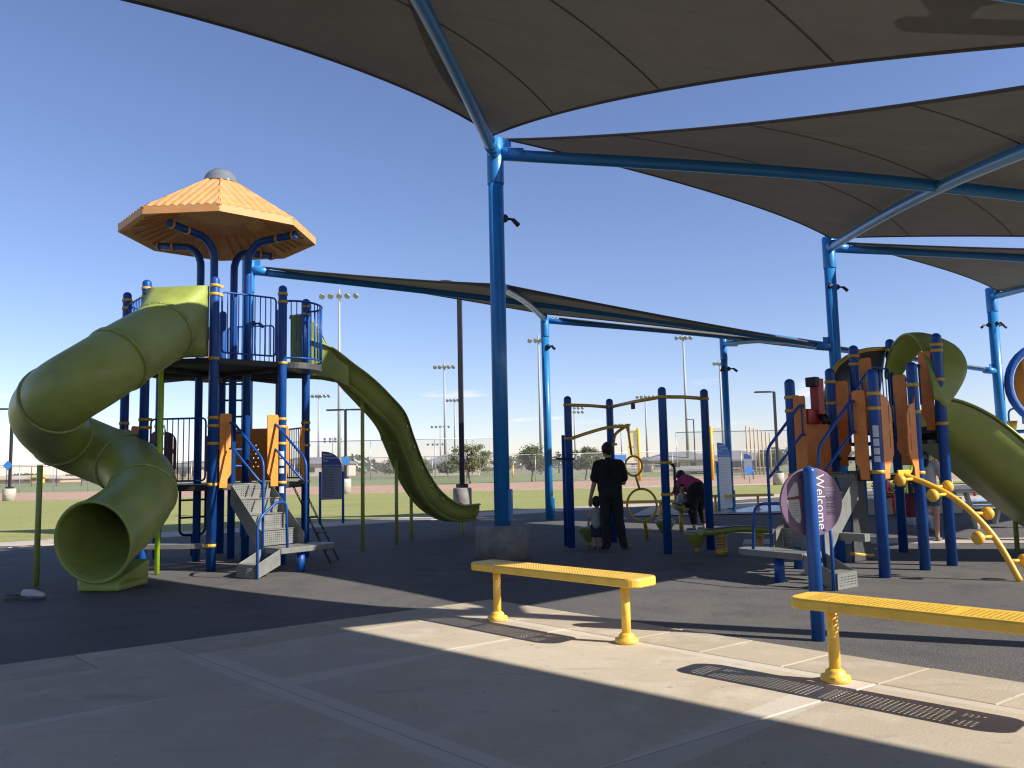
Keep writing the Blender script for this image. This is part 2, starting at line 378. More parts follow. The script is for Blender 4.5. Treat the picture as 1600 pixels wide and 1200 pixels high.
CONC = [(1, 1, 0, 1, (0.515, 0.44, 0.325)), (0.55, 5, 0.4, 0.65, (0.45, 0.37, 0.255)), (2.6, 7, 0.5, 0.68, (0.55, 0.475, 0.36)), (6, 6, 0.58, 0.72, (0.39, 0.325, 0.245)),
        ((0.8, 3.5, 1), 5, 0.58, 0.74, (0.38, 0.305, 0.225)), (11, 4, 0.68, 0.76, (0.22, 0.18, 0.14)), (160, 2, 0.6, 0.76, (0.45, 0.38, 0.3)), ((0.25, 1.1, 1), 6, 0.56, 0.7, (0.43, 0.36, 0.275)), (0.22, 5, 0.55, 0.7, (0.47, 0.4, 0.31))]
M['conc'] = ground_mat('plaza_concrete', CONC, 0.75, 0.12, 60, vary=0.09, joint=(1.33, 1.33, 0.11, (0.58, 0.52, 0.43)))
M['concb'] = ground_mat('border_concrete', [(1, 1, 0, 1, (0.46, 0.385, 0.275))] + CONC[1:], 0.78, 0.14, 60, vary=0.1)
M['caulk'] = ground_mat('joint_bed', [(1, 1, 0, 1, (0.42, 0.39, 0.34)), (3, 3, 0.4, 0.6, (0.25, 0.22, 0.19))], 0.9, 0)
M['walk'] = ground_mat('walk_concrete', [(1, 1, 0, 1, (0.52, 0.43, 0.33)), (0.6, 4, 0.4, 0.7, (0.43, 0.36, 0.28))], 0.85, 0.1, 30)
M['lawn'] = ground_mat('lawn', [(1, 1, 0, 1, (0.285, 0.285, 0.085)), (0.16, 4, 0.4, 0.62, (0.225, 0.245, 0.07)), ((0.25, 2.2, 1), 3, 0.42, 0.62, (0.34, 0.32, 0.11)), (7, 5, 0.5, 0.7, (0.17, 0.19, 0.05)), (45, 3, 0.5, 0.7, (0.36, 0.34, 0.13))], 0.95, 0.6, 60)
M['outfield'] = ground_mat('outfield_grass', [(1, 1, 0, 1, (0.2, 0.235, 0.09)), (0.06, 4, 0.4, 0.62, (0.245, 0.26, 0.115)), (1.4, 4, 0.5, 0.7, (0.10, 0.135, 0.045))], 0.95, 0.3, 6)
M['track'] = ground_mat('red_gravel', [(1, 1, 0, 1, (0.44, 0.275, 0.185)), (0.25, 4, 0.4, 0.6, (0.48, 0.32, 0.225)), (3.2, 4, 0.52, 0.66, (0.2, 0.105, 0.07)), (2.2, 4, 0.55, 0.7, (0.45, 0.33, 0.25))], 0.95, 0.8, 4)
M['splash'] = ground_mat('splash_pad_blue', [(1, 1, 0, 1, (0.22, 0.47, 0.62)), (0.8, 4, 0.45, 0.62, (0.4, 0.6, 0.7)), ((0.3, 1.5, 1), 3, 0.52, 0.65, (0.55, 0.66, 0.72))], 0.25, 0.1, 8)
big = 2500
struct(sheet('ground', [(-big, -300), (big, -300), (big, big), (-big, big)], -0.03, M['earth']))
E0 = gp(0, 857)                                                   # the far edge of the rubber runs along U through here
def en(a, b): return (E0 + U * a - W * b)
rub = [en(-40, 0), en(70, 0), en(70, -70), en(-40, -70)]
struct(sheet('rubber_play_surface', [(p.x, p.y) for p in reversed(rub)], -0.004, M['rubber']))
# far walkway, slab by slab
walk = MB(); wk = sheet('walkway', [(p.x, p.y) for p in (en(-14, 0.02), en(44, 0.02), en(44, 1.75), en(-14, 1.75))], -0.006, M['caulk'])
wm = MB().box((0, 0, 0), (1.99, 1.7, 0.05)).mesh('paving_slab'); wm.materials.append(M['walk'])
for i in range(22): inst('paving_slab', wm, en(-10 + 2.0 * i, 0.88) + V(0, 0, -0.015), wk, math.atan2(U.y, U.x))
lp = [en(-14, 1.76), en(44, 1.76)]
struct(sheet('lawn', [(lp[0].x, lp[0].y), (lp[1].x, lp[1].y), (60, 50.5), (-60, 50.5)], 0.012, M['lawn']))
struct(sheet('gravel_track', [(-150, 50.5), (150, 50.5), (150, 79), (-150, 79)], -0.012, M['track']))
struct(sheet('far_path', [(4, 50.4), (60, 50.4), (60, 53.4), (9, 53.4)], 0.016, M['walk']))
struct(sheet('outfield', [(-170, 79), (170, 79), (200, 190), (-200, 190)], -0.018, M['outfield']))
struct(sheet('infield_dirt', [(8, 79.3), (26, 79.3), (34, 88), (6, 90)], -0.004, M['track']))
sp0 = gp(1125, 803); 
struct(sheet('splash_pad', [(sp0.x, sp0.y), (30, sp0.y + 2), (36, sp0.y + 9), (sp0.x + 2.0, sp0.y + 3.4)], 0.03, M['splash']))
struct(sheet('splash_pad_apron', [(sp0.x - 2.5, sp0.y - 0.35), (32, sp0.y - 1.6), (40, sp0.y + 12), (sp0.x - 1, sp0.y + 5)], 0.022, M['walk']))
# a second pale walk crossing the rubber on the right
struct(sheet('cross_walk', [(gp(1160, 851).x, gp(1160, 851).y), (gp(1900, 851).x, gp(1900, 846).y), (gp(1900, 842).x, gp(1900, 838).y), (gp(1160, 842).x, gp(1160, 843).y)], 0.003, M['walk']))
# foreground plaza: border slabs and big slabs, each its own piece
PO = V(-0.285, 9.006, 0); D1 = V(0.81, 0.587, 0).normalized(); D2 = V(0.678, -0.735, 0).normalized()
def pp(a, b): return PO - D1 * a + D2 * b
pz = sheet('plaza', [(p.x, p.y) for p in (pp(0.002, 0.002), pp(14.2, 0.002), pp(14.2, 12), pp(0.002, 12))], -0.0015, M['caulk'])
def slab(a0, a1, b0, b1, m, g=0.0045):
    c = pp((a0 + a1) / 2, (b0 + b1) / 2); ha, hb = (a1 - a0) / 2 - g, (b1 - b0) / 2 - g
    mb = MB(); zt = 0.0075 + rnd.uniform(-0.0012, 0.0012); k = 0.008
    ring = lambda i, z: [c - D1 * (sx_ * (ha - i)) + D2 * (sy_ * (hb - i)) + V(0, 0, z) for sx_, sy_ in ((-1, -1), (-1, 1), (1, 1), (1, -1))]
    mb.add(ring(0, -0.03) + ring(0, zt - 0.004) + ring(k, zt), [(0, 1, 5, 4), (1, 2, 6, 5), (2, 3, 7, 6), (3, 0, 4, 7), (4, 5, 9, 8), (5, 6, 10, 9), (6, 7, 11, 10), (7, 4, 8, 11), (8, 9, 10, 11)])
    # object space aligned with the slab so the tooled margin follows its edges
    ang = math.atan2(D2.y, D2.x)
    me = mb.mesh('concrete_slab', c); me.transform(Matrix.Rotation(-ang, 4, 'Z')); me.materials.append(m)
    o = bpy.data.objects.new('concrete_slab', me); put(o, pz); o.location = c; o.rotation_euler = (0, 0, ang)
bw = 0.63
slab(0, bw, 0, bw, M['concb'])
a = bw
while a < 9: slab(a, a + 0.665, 0, bw, M['concb']); a += 0.665
b = 0.63; nb = 0.5 + 0.665 * 1
slab(0, bw, bw, nb, M['concb'])
while nb < 11: slab(0, bw, nb, nb + 0.665, M['concb']); nb += 0.665
aj = [bw, 3.29, 5.95, 8.61, 11.3]; bj = [bw, 1.82, 4.48, 7.14, 9.8, 11.9]
for i in range(len(aj) - 1):
    for j in range(len(bj) - 1): slab(aj[i], aj[i + 1], bj[j], bj[j + 1], M['conc'])

# ------------------------------------------------------------------ shade sails and their columns
A = V(-0.196, 13.15, 0); HI = 6.62; LO = 4.38
B = V(7.72, 19.62, 0); EE = V(15.37, 26.1, 0)
A2 = V(5.75, 5.55, 0); AB = (EE - A) / 2
K = A - AB; K2 = A2 - AB; B2 = A2 + AB; E2 = B2 + AB
A3 = A2 + (A2 - A); K3 = K2 + (A2 - A)
Pc = V(-5.96, 18.55, 0); Cc = V(0.92, 22.16, 0); Dc = V(6.5, 25.16, 0)
gcol = 'blue columns carrying the shade sails'
def column(p, h, r, label, stubs=(), pier=None, lamps=(), boxside=None):
    t = thing('canopy_column', label, 'column', p, gcol); pt = wpos(t)
    z0 = 0.0
    if pier:
        mb = MB().lathe(p, [(pier, 0), (pier, 0.5 - 0.02), (pier - 0.02, 0.5)], 36); obj('concrete_pier', mb, M['pier'], t); z0 = 0.49
    mb = MB().cyl(p + V(0, 0, z0), p + V(0, 0, h - 0.55), r, n=28); obj('shaft', mb, M['sail_blue'], t)
    mb = MB().lathe(p, [(r * 1.09, h - 0.62), (r * 1.1, h - 0.6), (r * 1.1, h + 0.13), (r * 0.9, h + 0.16)], 28); obj('collar', mb, M['sail_blue'], t)
    for (q, z) in stubs:            # short welded sockets that take the sail's arms
        d = (Vector(q) - (p + V(0, 0, z))); d = d.normalized(); s = p + V(0, 0, z)
        mb = MB().cyl(s + d * r * 0.4, s + d * (r + 0.34), 0.105, n=18); obj('arm_socket', mb, M['sail_blue'], t)
        f = V(d.x, d.y, 0).normalized()
        mb = MB().box(s + f * (r + 0.06) + V(0, 0, 0.17), (0.16, 0.02, 0.13), f, f.cross(V(0, 0, 1)), V(0, 0, 1)); obj('lug', mb, M['sail_blue'], t)
    for (dx, dy, z) in lamps:
        f = V(dx, dy, 0).normalized(); s = p + V(0, 0, z)
        mb = MB().ball(s + f * (r + 0.02), 0.07, 12, 6); g = obj('floodlight', mb, M['poledark'], t)
        mb = MB().tube([s + f * (r + 0.08), s + f * (r + 0.17), s + f * (r + 0.2) + V(0, 0, -0.02)], 0.022, 8)
        mb.cyl(s + f * (r + 0.17) + V(0, 0, 0.0), s + f * (r + 0.28) + V(0, 0, -0.09), 0.034, 0.04, 10); obj('lamp_arm', mb, M['poledark'], g)
    if boxside is not None:
        f = Vector(boxside).normalized()
        mb = MB().box(p + f * (r + 0.01) + V(0, 0, z0 + 0.32), (0.06, 0.12, 0.5), f, f.cross(V(0, 0, 1)), V(0, 0, 1)); obj('junction_cover', mb, M['sail_blue'], t, 0.008)
    return t
def hz(p, z): return V(p.x, p.y, z)
def inner(a, b, z0, z1): return V(b.x, b.y, z0 + (z1 - z0) * 0.55 + 0.4)
column(A, HI, 0.125, 'light blue column on a wide round concrete pier behind the yellow bench', [(hz(K2, 5.2), HI - 0.1), (hz(B2, 5.4), HI - 0.1), (hz(Cc, 4.9), 4.35)], 0.42, [(0.9, 0.45, 5.45)], (1, -0.2, 0))
column(B, HI, 0.135, 'light blue column rising behind the orange climbing structure', [(hz(A2, 5.4), HI - 0.1), (hz(E2, 5.4), HI - 0.1), (hz(Pc, 5.0), 4.1), (hz(Dc, 5.0), 4.1)], None, [(-0.45, -0.9, 5.55), (0.95, 0.1, 5.55)])
column(EE, HI, 0.15, 'light blue column nearest the right edge, beside the blue ring', [(hz(B2, 5.4), HI - 0.1), (hz(Cc, 5), 4.1)], None, [(0.1, -1, 5.6), (-0.95, -0.1, 5.58), (0.95, 0.1, 5.58)])
column(Pc, 6.1, 0.125, 'light blue column standing half hidden behind the play tower', [(hz(B, 4.7), 6.0)], None, [(0.9, -0.3, 4.75)])
column(Cc, 5.5, 0.105, 'slim blue column at the lawn edge behind the large column', [(hz(A, 4.9), 5.4)], None, [(0.6, -0.8, 4.6)], (1, 0, 0))
column(Dc, 5.15, 0.1, 'slim bright blue column beside the white notice board', [(hz(EE, 4.9), 5.05)], None, [(-0.5, -0.9, 4.25), (0.9, -0.1, 4.25)], (1, -0.2, 0))
column(A2, HI, 0.125, 'light blue column out of view to the right, throwing the long shadow past the welcome sign', [(hz(B, 5.4), LO)])
column(B2, HI, 0.125, 'light blue column far out of view to the right of the climbing structure', [(hz(A, 5.4), LO)])
column(E2, HI, 0.125, 'light blue column beyond the far right side of the frame', [(hz(B, 5.4), LO)])
column(K, HI, 0.125, 'light blue column out of view left of the spiral slide', [(hz(A2, 5.4), HI - 0.1)])
column(K2, HI, 0.125, 'light blue column out of view just left of the viewer', [(hz(A, 5.4), LO)])
column(A3, HI, 0.125, 'light blue column behind the viewer on the right', [(hz(K2, 5.4), LO)])
column(K3, HI, 0.125, 'light blue column behind the viewer on the left', [(hz(A2, 5.4), LO)])

gs = 'grey brown shade sails overhead'
def sail(c00, c10, c11, c01, label, k=0.11, rise=0.35, inset=0.4, beam=0.095, boff=(0.12, 0.12, 0.1, 0.1), seams=(-0.5, 0.02, 0.52), sdir=0):
    """four corner points in order; fabric with concave edges over two arched tube arms"""
    cs = [Vector(c) for c in (c00, c10, c11, c01)]; ctr = sum(cs, V(0, 0, 0)) / 4
    cc = [c + (V(ctr.x, ctr.y, c.z) - c).normalized() * inset for c in cs]
    t = thing('shade_sail', label, 'shade sail', V(ctr.x, ctr.y, 0), gs)
    def bil(q, s, r): return (q[0] * (1 - s) * (1 - r) + q[1] * s * (1 - r) + q[2] * s * r + q[3] * (1 - s) * r)
    ks = k if isinstance(k, tuple) else (k,) * 4
    def P(u, v):
        u2 = u * (1 - ks[1 if u > 0 else 3] * (1 - v * v)); v2 = v * (1 - ks[2 if v > 0 else 0] * (1 - u * u))
        return bil(cc, (u2 + 1) / 2, (v2 + 1) / 2) + V(0, 0, rise * (1 - u * u) * (1 - v * v))
    n = 28; vs = []; fs = []
    for j in range(n + 1):
        for i in range(n + 1): vs.append(P(-1 + 2 * i / n, -1 + 2 * j / n))
    for j in range(n):
        for i in range(n): a_ = j * (n + 1) + i; fs.append((a_, a_ + 1, a_ + n + 2, a_ + n + 1))
    obj('fabric', MB().add(vs, fs, True), M['fabric'], t)
    for e_ in range(4):
        f = [lambda x: P(x, -1), lambda x: P(1, x), lambda x: P(x, 1), lambda x: P(-1, x)][e_]
        mb = MB().tube([f(-1 + 2 * i / 24) for i in range(25)], 0.022, 6); obj('hem', mb, M['seam'], t)
    for s_ in seams:
        f = (lambda x: P(s_ + 0.06 * (1 - x * x), x)) if sdir == 0 else (lambda x: P(x, s_ + 0.06 * (1 - x * x)))
        mb = MB()
        for i in range(24):
            a_, b_ = f(-0.99 + 1.98 * i / 24), f(-0.99 + 1.98 * (i + 1) / 24); w_ = (b_ - a_).cross(V(0, 0, 1)).normalized() * 0.012; dz = V(0, 0, -0.006)
            mb.add([a_ - w_ + dz, a_ + w_ + dz, b_ + w_ + dz, b_ - w_ + dz], [(0, 1, 2, 3)])
        obj('seam', mb, M['seam'], t)
    for (a_, b_) in ((0, 2), (1, 3)):      # arched diagonal arms below the cloth
        mb = MB(); pts = []
        for i in range(21):
            x = -1 + 0.1 * i; q = cs[a_] * (1 - (x + 1) / 2) + cs[b_] * (x + 1) / 2
            pts.append(q + V(0, 0, -(boff[a_] * (1 - (x + 1) / 2) + boff[b_] * (x + 1) / 2) + rise * 0.95 * (1 - x * x) ** 1.2 - (0.0 if a_ == 0 else 0.02)))
        obj('arm', mb.tube(pts, beam, 16), M['sail_blue'], t)
    for i in range(4):                     # turnbuckle and links at the corners
        mb = MB(); d = (cc[i] - cs[i]); p0 = cs[i] + d * 0.3
        for q in range(5):
            c_ = p0 + d * (0.13 * q + 0.07); ax = d.normalized().orthogonal() if q % 2 else d.normalized().cross(d.normalized().orthogonal())
            rg = [c_ + d.normalized() * (0.05 * math.cos(g)) + ax.normalized() * (0.025 * math.sin(g)) for g in [k_ * math.pi / 5 for k_ in range(10)]]
            mb.tube(rg, 0.007, 5, closed=True)
        obj('corner_chain', mb, M['chrome'], t)
    return t
sail(hz(A, HI + 0.13), hz(K, 6.3), hz(K2, LO), hz(A2, LO), 'large grey brown shade sail directly overhead with a blue tube arm', sdir=1, seams=(-0.55, -0.1, 0.35), rise=0.54, k=(0.38, 0.12, 0.11, 0.16), inset=0.22, boff=(0.24, 0.24, 0.06, 0.06))
sail(hz(A, HI + 0.13), hz(B, HI + 0.08), hz(B2, LO), hz(A2, LO), 'grey brown shade sail on the upper right with two blue arms crossing below it', sdir=1, seams=(-0.55, -0.1, 0.35), k=(0.15, 0.12, 0.03, 0.115), inset=0.22, rise=0.25, boff=(0.24, 0.2, 0.1, 0.1))
sail(hz(B, HI), hz(EE, HI), hz(E2, LO), hz(B2, LO), 'narrow looking grey brown shade sail at the right edge below the larger one', sdir=1, k=0.1)
sail(hz(Pc, 6.05), hz(Cc, 5.45), hz(B, 4.17), hz(A, 4.42), 'shade sail seen edge on between the play tower and the middle columns', rise=0.1, beam=0.08, k=0.09, boff=(0.07, 0.07, 0.07, 0.07))
sail(hz(Cc, 5.4), hz(Dc, 5.1), hz(EE, 4.17), hz(B, 4.17), 'thin far shade sail seen edge on right of the middle columns', rise=0.15, beam=0.075, boff=(0.07, 0.07, 0.07, 0.07))
sail(hz(A2, HI), hz(K2, HI), hz(K3, LO), hz(A3, LO), 'shade sail behind the viewer that shades the near concrete', k=0.0, inset=0.2)

# ------------------------------------------------------------------ benches
def bench_mesh_parts(L=2.14, wd=0.30, z=0.53, fine=True):
    """perforated seat with real holes, rolled rim"""
    mb = MB(); px_ = 0.0305; nx = int((L - 0.16) / px_); ny = 8; h = 0.0085
    x0 = -nx * px_ / 2; y0 = -ny * px_ / 2; zt = z - 0.004
    for i in range(nx):
        cx = x0 + (i + 0.5) * px_
        if abs(cx) % 0.72 < 0.045 and fine: solidc = True
        else: solidc = False
        for j in range(ny):
            cy = y0 + (j + 0.5) * px_; q = px_ / 2
            o = [(cx - q, cy - q), (cx, cy - q), (cx + q, cy - q), (cx + q, cy), (cx + q, cy + q), (cx, cy + q), (cx - q, cy + q), (cx - q, cy)]
            if solidc or not fine or j in (3, 4) and False:
                mb.add([(p[0], p[1], zt) for p in (o[0], o[2], o[4], o[6])], [(0, 1, 2, 3)]); continue
            s = 0.0106
            iN = [(cx + s * math.cos(math.radians(a_)), cy + s * math.sin(math.radians(a_))) for a_ in (225, 270, 315, 0, 45, 90, 135, 180)]
            mb.add([(p[0], p[1], zt) for p in o] + [(p[0], p[1], zt) for p in iN] + [(p[0], p[1], zt - 0.006) for p in iN],
                   [(k_, (k_ + 1) % 8, 8 + (k_ + 1) % 8, 8 + k_) for k_ in range(8)] + [(8 + k_, 8 + (k_ + 1) % 8, 16 + (k_ + 1) % 8, 16 + k_) for k_ in range(8)])
    # solid margin out to the rounded rim
    xi, yi = nx * px_ / 2, ny * px_ / 2
    rim = rrect(-L / 2, -wd / 2, L / 2, wd / 2, 0.075, 6)
    def clampi(p): return (max(-xi, min(xi, p[0])), max(-yi, min(yi, p[1])))
    n = len(rim)
    prof = [(0.0, 0.0), (0.012, -0.004), (0.018, -0.016), (0.018, -0.062), (0.012, -0.07)]
    vs = [(*clampi(p), zt) for p in rim]
    for dx, dz in prof:
        for p in rim:
            r_ = V(p[0] - clampi(p)[0], p[1] - clampi(p)[1], 0); r_ = r_.normalized() if r_.length > 1e-6 else V(1, 0, 0)
            vs.append((p[0] + r_.x * dx, p[1] + r_.y * dx, z + 0.001 + dz))
    fs = []
    for a_ in range(len(prof)):
        for k_ in range(n): fs.append((a_ * n + k_, a_ * n + (k_ + 1) % n, (a_ + 1) * n + (k_ + 1) % n, (a_ + 1) * n + k_))
    mb.add(vs, fs)
    return mb
def bench(p, ang, label, L=1.93, leg=0.755, h=0.53, fine=True, m='bench', group=None):
    t = thing('park_bench', label, 'bench', p, group)
    c, s = math.cos(ang), math.sin(ang)
    def R(mb):
        mb.v = [V(q.x * c - q.y * s, q.x * s + q.y * c, q.z) + Vector(p) for q in mb.v]; return mb
    obj('seat', R(bench_mesh_parts(L, 0.30, h, fine)), M[m], t)
    mb = MB()
    for sx_ in (-1, 1):
        mb = MB().cyl((sx_ * leg, 0, 0), (sx_ * leg, 0, h - 0.02), 0.036, n=18)
        mb.lathe((sx_ * leg, 0, 0.008), [(0.088, 0), (0.094, 0.012), (0.09, 0.035), (0.062, 0.042), (0.062, 0.06), (0.045, 0.075), (0.037, 0.08)], 22)
        obj('leg', R(mb), M[m], t)
    return t
b1 = (gp(777, 970) + gp(980, 1006)) / 2; bd = (gp(980, 1006) - gp(777, 970)); ang = math.atan2(bd.y, bd.x)
bench(b1, ang, 'yellow perforated metal bench standing whole in front of the round concrete pier')
b2 = gp(1306, 1066) + bd.normalized() * 0.755
bench(b2, ang, 'nearest yellow perforated metal bench, running out of the right edge')
bench((gp(974, 811) + gp(1032, 812)) / 2, 0.02, 'far yellow bench at the lawn edge behind the large hanging ring', 1.75, 0.5, 0.48, False, 'yellow')
bench((gp(1123, 799) + gp(1181, 798)) / 2, 0.02, 'far yellow bench in front of the white notice board', 2.1, 0.62, 0.48, False, 'yellow')

# ------------------------------------------------------------------ shared play equipment pieces
def post(t, p, h, r=0.067, name='post'):
    return inst(name, cylmesh(r, h, M['blue'], 20, True), p, t)
_clampme = {}
def clamp(t, p, z, d, r=0.067):
    key = r
    if key not in _clampme:
        mb = MB().lathe((0, 0, 0), [(r * 1.06, -0.022), (r * 1.17, -0.019), (r * 1.17, 0.019), (r * 1.06, 0.022)], 18)
        mb.box((r * 1.3, 0, 0), (0.06, 0.05, 0.042))
        me = mb.mesh('clamp'); me.materials.append(M['clamp']); _clampme[key] = me
    d = Vector(d); return inst('clamp', _clampme[key], (p.x, p.y, z), t, math.atan2(d.y, d.x))
def railing(t, p0, p1, z0, z1, n, m='blue', path=None, gap=0.11):
    """frame with upright bars; each bar a sub-part"""
    d = (p1 - p0); d.z = 0; Ld = d.length; d.normalize()
    if path is None:
        a, b = p0 + d * gap, p1 - d * gap; pts = [a.lerp(b, i / 1) for i in range(2)]
        loop = round_path([V(a.x, a.y, (z0 + z1) / 2), V(a.x, a.y, z1), V(b.x, b.y, z1), V(b.x, b.y, z0), V(a.x, a.y, z0), V(a.x, a.y, (z0 + z1) / 2)], 0.07, 4)
        fr = obj('railing', MB().tube(loop[:-1], 0.0145, 8, closed=True), M[m], t)
        for i in range(1, n + 1):
            q = a.lerp(b, i / (n + 1)); inst('bar', cylmesh(0.0085, z1 - z0, M[m], 8), (q.x, q.y, z0), fr)
    else:
        mb = MB().tube([V(q.x, q.y, z1) for q in path], 0.017, 8); mb.tube([V(q.x, q.y, z0) for q in path], 0.0145, 8)
        for q in (path[0], path[-1]): mb.cyl(V(q.x, q.y, z0), V(q.x, q.y, z1), 0.0145, n=8)
        fr = obj('railing', mb, M[m], t)
        for i in range(1, n + 1):
            f = i / (n + 1) * (len(path) - 1); k_ = int(f); q = path[k_].lerp(path[min(k_ + 1, len(path) - 1)], f - k_)
            inst('bar', cylmesh(0.0085, z1 - z0, M[m], 8), (q.x, q.y, z0), fr)
    return fr
def panel(t, o, ex, loops, m, th=0.02, name='panel', label=None):
    """upright plastic panel: loops in (along ex, height) from o"""
    ex = Vector(ex).normalized(); nz_ = ex.cross(V(0, 0, 1))
    ob = place(name, curve_mesh(loops, th), M[m], o, ex, (0, 0, 1), nz_, t)
    if label: ob['label'] = label
    return ob
ENTRY = [[(0.0, 0.0), (0.115, 0.0), (0.115, 0.12), (0.17, 0.2), (0.17, 1.07), (0.155, 1.09), (0.02, 1.09), (0.0, 1.07)]]
def arch_loops(w, h, flip=False):
    """panel with a curved shoulder and two slots"""
    o = [(0, 0), (w * 0.45, 0), (w * 0.5, 0.12), (w, 0.3), (w, h - 0.28)] + arc((0.02, h - 0.28), w - 0.02, 0, math.pi / 2, 7)[1:] + [(0, h)]
    o = [(x, min(y, h)) for x, y in o]
    s1 = slot(w * 0.72, h * 0.62, h * 0.82, 0.011); s2 = slot(w * 0.72, h * 0.34, h * 0.53, 0.011)
    if flip: o, s1, s2 = ([(-x, y) for x, y in L] for L in (o, s1, s2))
    return [o, s1, s2]
def perforated(mb, c, ex, ey, wd, ht, nx, ny, s, nrm, th=0.004):
    """plate with rows of real holes; c is its centre"""
    ex, ey, nrm = Vector(ex), Vector(ey), Vector(nrm); cw, ch = wd / nx, ht / ny
    for i in range(nx):
        for j in range(ny):
            cc = Vector(c) + ex * (-wd / 2 + (i + 0.5) * cw) + ey * (-ht / 2 + (j + 0.5) * ch)
            o = [cc + ex * (a * cw / 2) + ey * (b_ * ch / 2) for a, b_ in ((-1, -1), (1, -1), (1, 1), (-1, 1))]
            edge = i in (0, nx - 1) or j in (0, ny - 1)
            if edge: mb.add(o, [(0, 1, 2, 3)]); continue
            q = [cc + ex * (a * s) + ey * (b_ * s) for a, b_ in ((-1, -1), (1, -1), (1, 1), (-1, 1))]
            mb.add(o + q, [(0, 1, 5, 4), (1, 2, 6, 5), (2, 3, 7, 6), (3, 0, 4, 7)])
def stair_unit(t, e, out, low, ztop=1.24, zpf=0.36, wd=0.66, run=0.205, n=4):
    """grey transfer stair: e = deck edge centre, flight descends along out to a platform, then a short flight along low"""
    out, low = Vector(out).normalized(), Vector(low).normalized(); e = V(e.x, e.y, 0); Z = V(0, 0, 1); rise = (ztop - zpf) / n
    def Q(o_, l_, z): return e + out * o_ + low * l_ + Z * z
    # stringers of the upper flight
    Lr = run * n; g = None
    for sgn in (-1, 1):
        poly = [(0.0, ztop + 0.01), (Lr + 0.02, zpf + 0.16), (Lr + 0.02, zpf - 0.06), (Lr - 0.12, zpf - 0.06), (-0.0, ztop - 0.30)]
        mb = MB().prism(poly, Q(0, sgn * (wd / 2 + 0.008), 0), out, Z, low * sgn, 0.006)
        ob = obj('stringer', mb, M['grey'] if sgn == 1 else M['grey'], t, 0.002)
        if g is None: g = ob
    for k in range(n):
        z1 = ztop - rise * k; x1 = run * k + 0.02
        mb = MB(); c = Q(x1 + 0.012, 0, z1 - rise / 2)
        perforated(mb, c, low, Z, wd, rise, 20, 7, 0.006, out)
        mb.box(Q(x1 - run / 2 + 0.02, 0, z1 + 0.0), (run + 0.02, wd, 0.012), out, low, Z) if k else None
        mb.cyl(Q(x1 + 0.012, -wd / 2, z1), Q(x1 + 0.012, wd / 2, z1), 0.008, n=8)
        st = obj('step', mb, M['grey'], t)
        for sl_ in ((-0.02, 0.09), (0.12, -0.1), (0.2,), ())[k]:      # long cut outs for hands
            mb = MB().box(Q(x1 + 0.0145, sl_, z1 - rise / 2), (0.003, 0.024, rise * 0.8), out, (low + Z * 0.35).normalized(), (Z - low * 0.35).normalized()); obj('hand_slot', mb, M['black'], st)
    # platform with a half round end
    x0 = Lr + 0.0; pw = 0.44; poly = [(x0 - 0.04, wd / 2 + 0.02), (x0 + pw, wd / 2 + 0.02), (x0 + pw, -wd / 2 - 0.12)] + [(x0 + pw / 2 + pw / 2 * math.cos(a_), -wd / 2 - 0.12 - 0.22 * math.sin(a_)) for a_ in [math.pi * k_ / 10 for k_ in range(1, 10)]] + [(x0 - 0.04, -wd / 2 - 0.12)]
    mb = MB().prism(poly, Q(0, 0, zpf - 0.075), out, low, Z if out.cross(low).z > 0 else Z, 0.075)
    obj('platform', mb, M['grey'], t, 0.006)
    inst('short_post', cylmesh(0.06, zpf - 0.076, M['blue'], 18), Q(x0 + pw * 0.7, -wd * 0.1, 0), t)
    # lower flight
    l0 = wd / 2 + 0.02; fl = 0.42
    for o_ in (x0 + 0.02, x0 + pw - 0.02):
        poly = [(l0, zpf - 0.005), (l0 + fl, 0.16), (l0 + fl, 0.0), (l0 + fl - 0.08, 0.0), (l0, zpf - 0.22)]
        obj('stringer', MB().prism(poly, Q(o_ - 0.003, 0, 0), low, Z, out, 0.006), M['grey'], t, 0.002)
    mb = MB().box(Q(x0 + pw / 2, l0 + fl - 0.10, 0.17), (pw - 0.05, 0.2, 0.012), out, low, Z)
    perforated(mb, Q(x0 + pw / 2, l0 + fl - 0.003, 0.085), out, Z, pw - 0.05, 0.168, 14, 6, 0.006, low)
    obj('step', mb, M['grey'], t)
    return dict(Q=Q, x0=x0, pw=pw, l0=l0, fl=fl, wd=wd, zpf=zpf, ztop=ztop)
def handrail(t, s, side, toground):
    Q, Z = s['Q'], s['ztop']; l_ = side * (s['wd'] / 2 + 0.035); xe = s['x0'] + 0.03; zb = 0.0 if toground else s['zpf']
    mb = MB().tube(round_path([Q(0.0, l_, Z + 0.9), Q(0.09, l_, Z + 0.9), Q(xe, l_, Z + 0.33), Q(xe, l_, zb)], 0.12, 5), 0.019, 10)
    h = obj('handrail', mb, M['blue'], t)
    obj('lower_rail', MB().tube(round_path([Q(0.0, l_, Z + 0.52), Q(0.08, l_, Z + 0.52), Q(xe, l_, Z - 0.03)], 0.08, 4), 0.017, 10), M['blue'], h)
    obj('upright', MB().cyl(Q(0.05, l_, Z + 0.52), Q(0.05, l_, Z + 0.9), 0.012, n=8), M['blue'], h)
    return h
def uslide_prof(w, h, lip=0.035):
    return [(-w - lip, h - 0.01), (-w - lip, h + 0.012), (-w, h + 0.02), (-w + 0.02, h * 0.45), (-w + 0.09, 0.03), (-w * 0.5, 0.0), (w * 0.5, 0.0), (w - 0.09, 0.03), (w - 0.02, h * 0.45), (w, h + 0.02), (w + lip, h + 0.012), (w + lip, h - 0.01)]

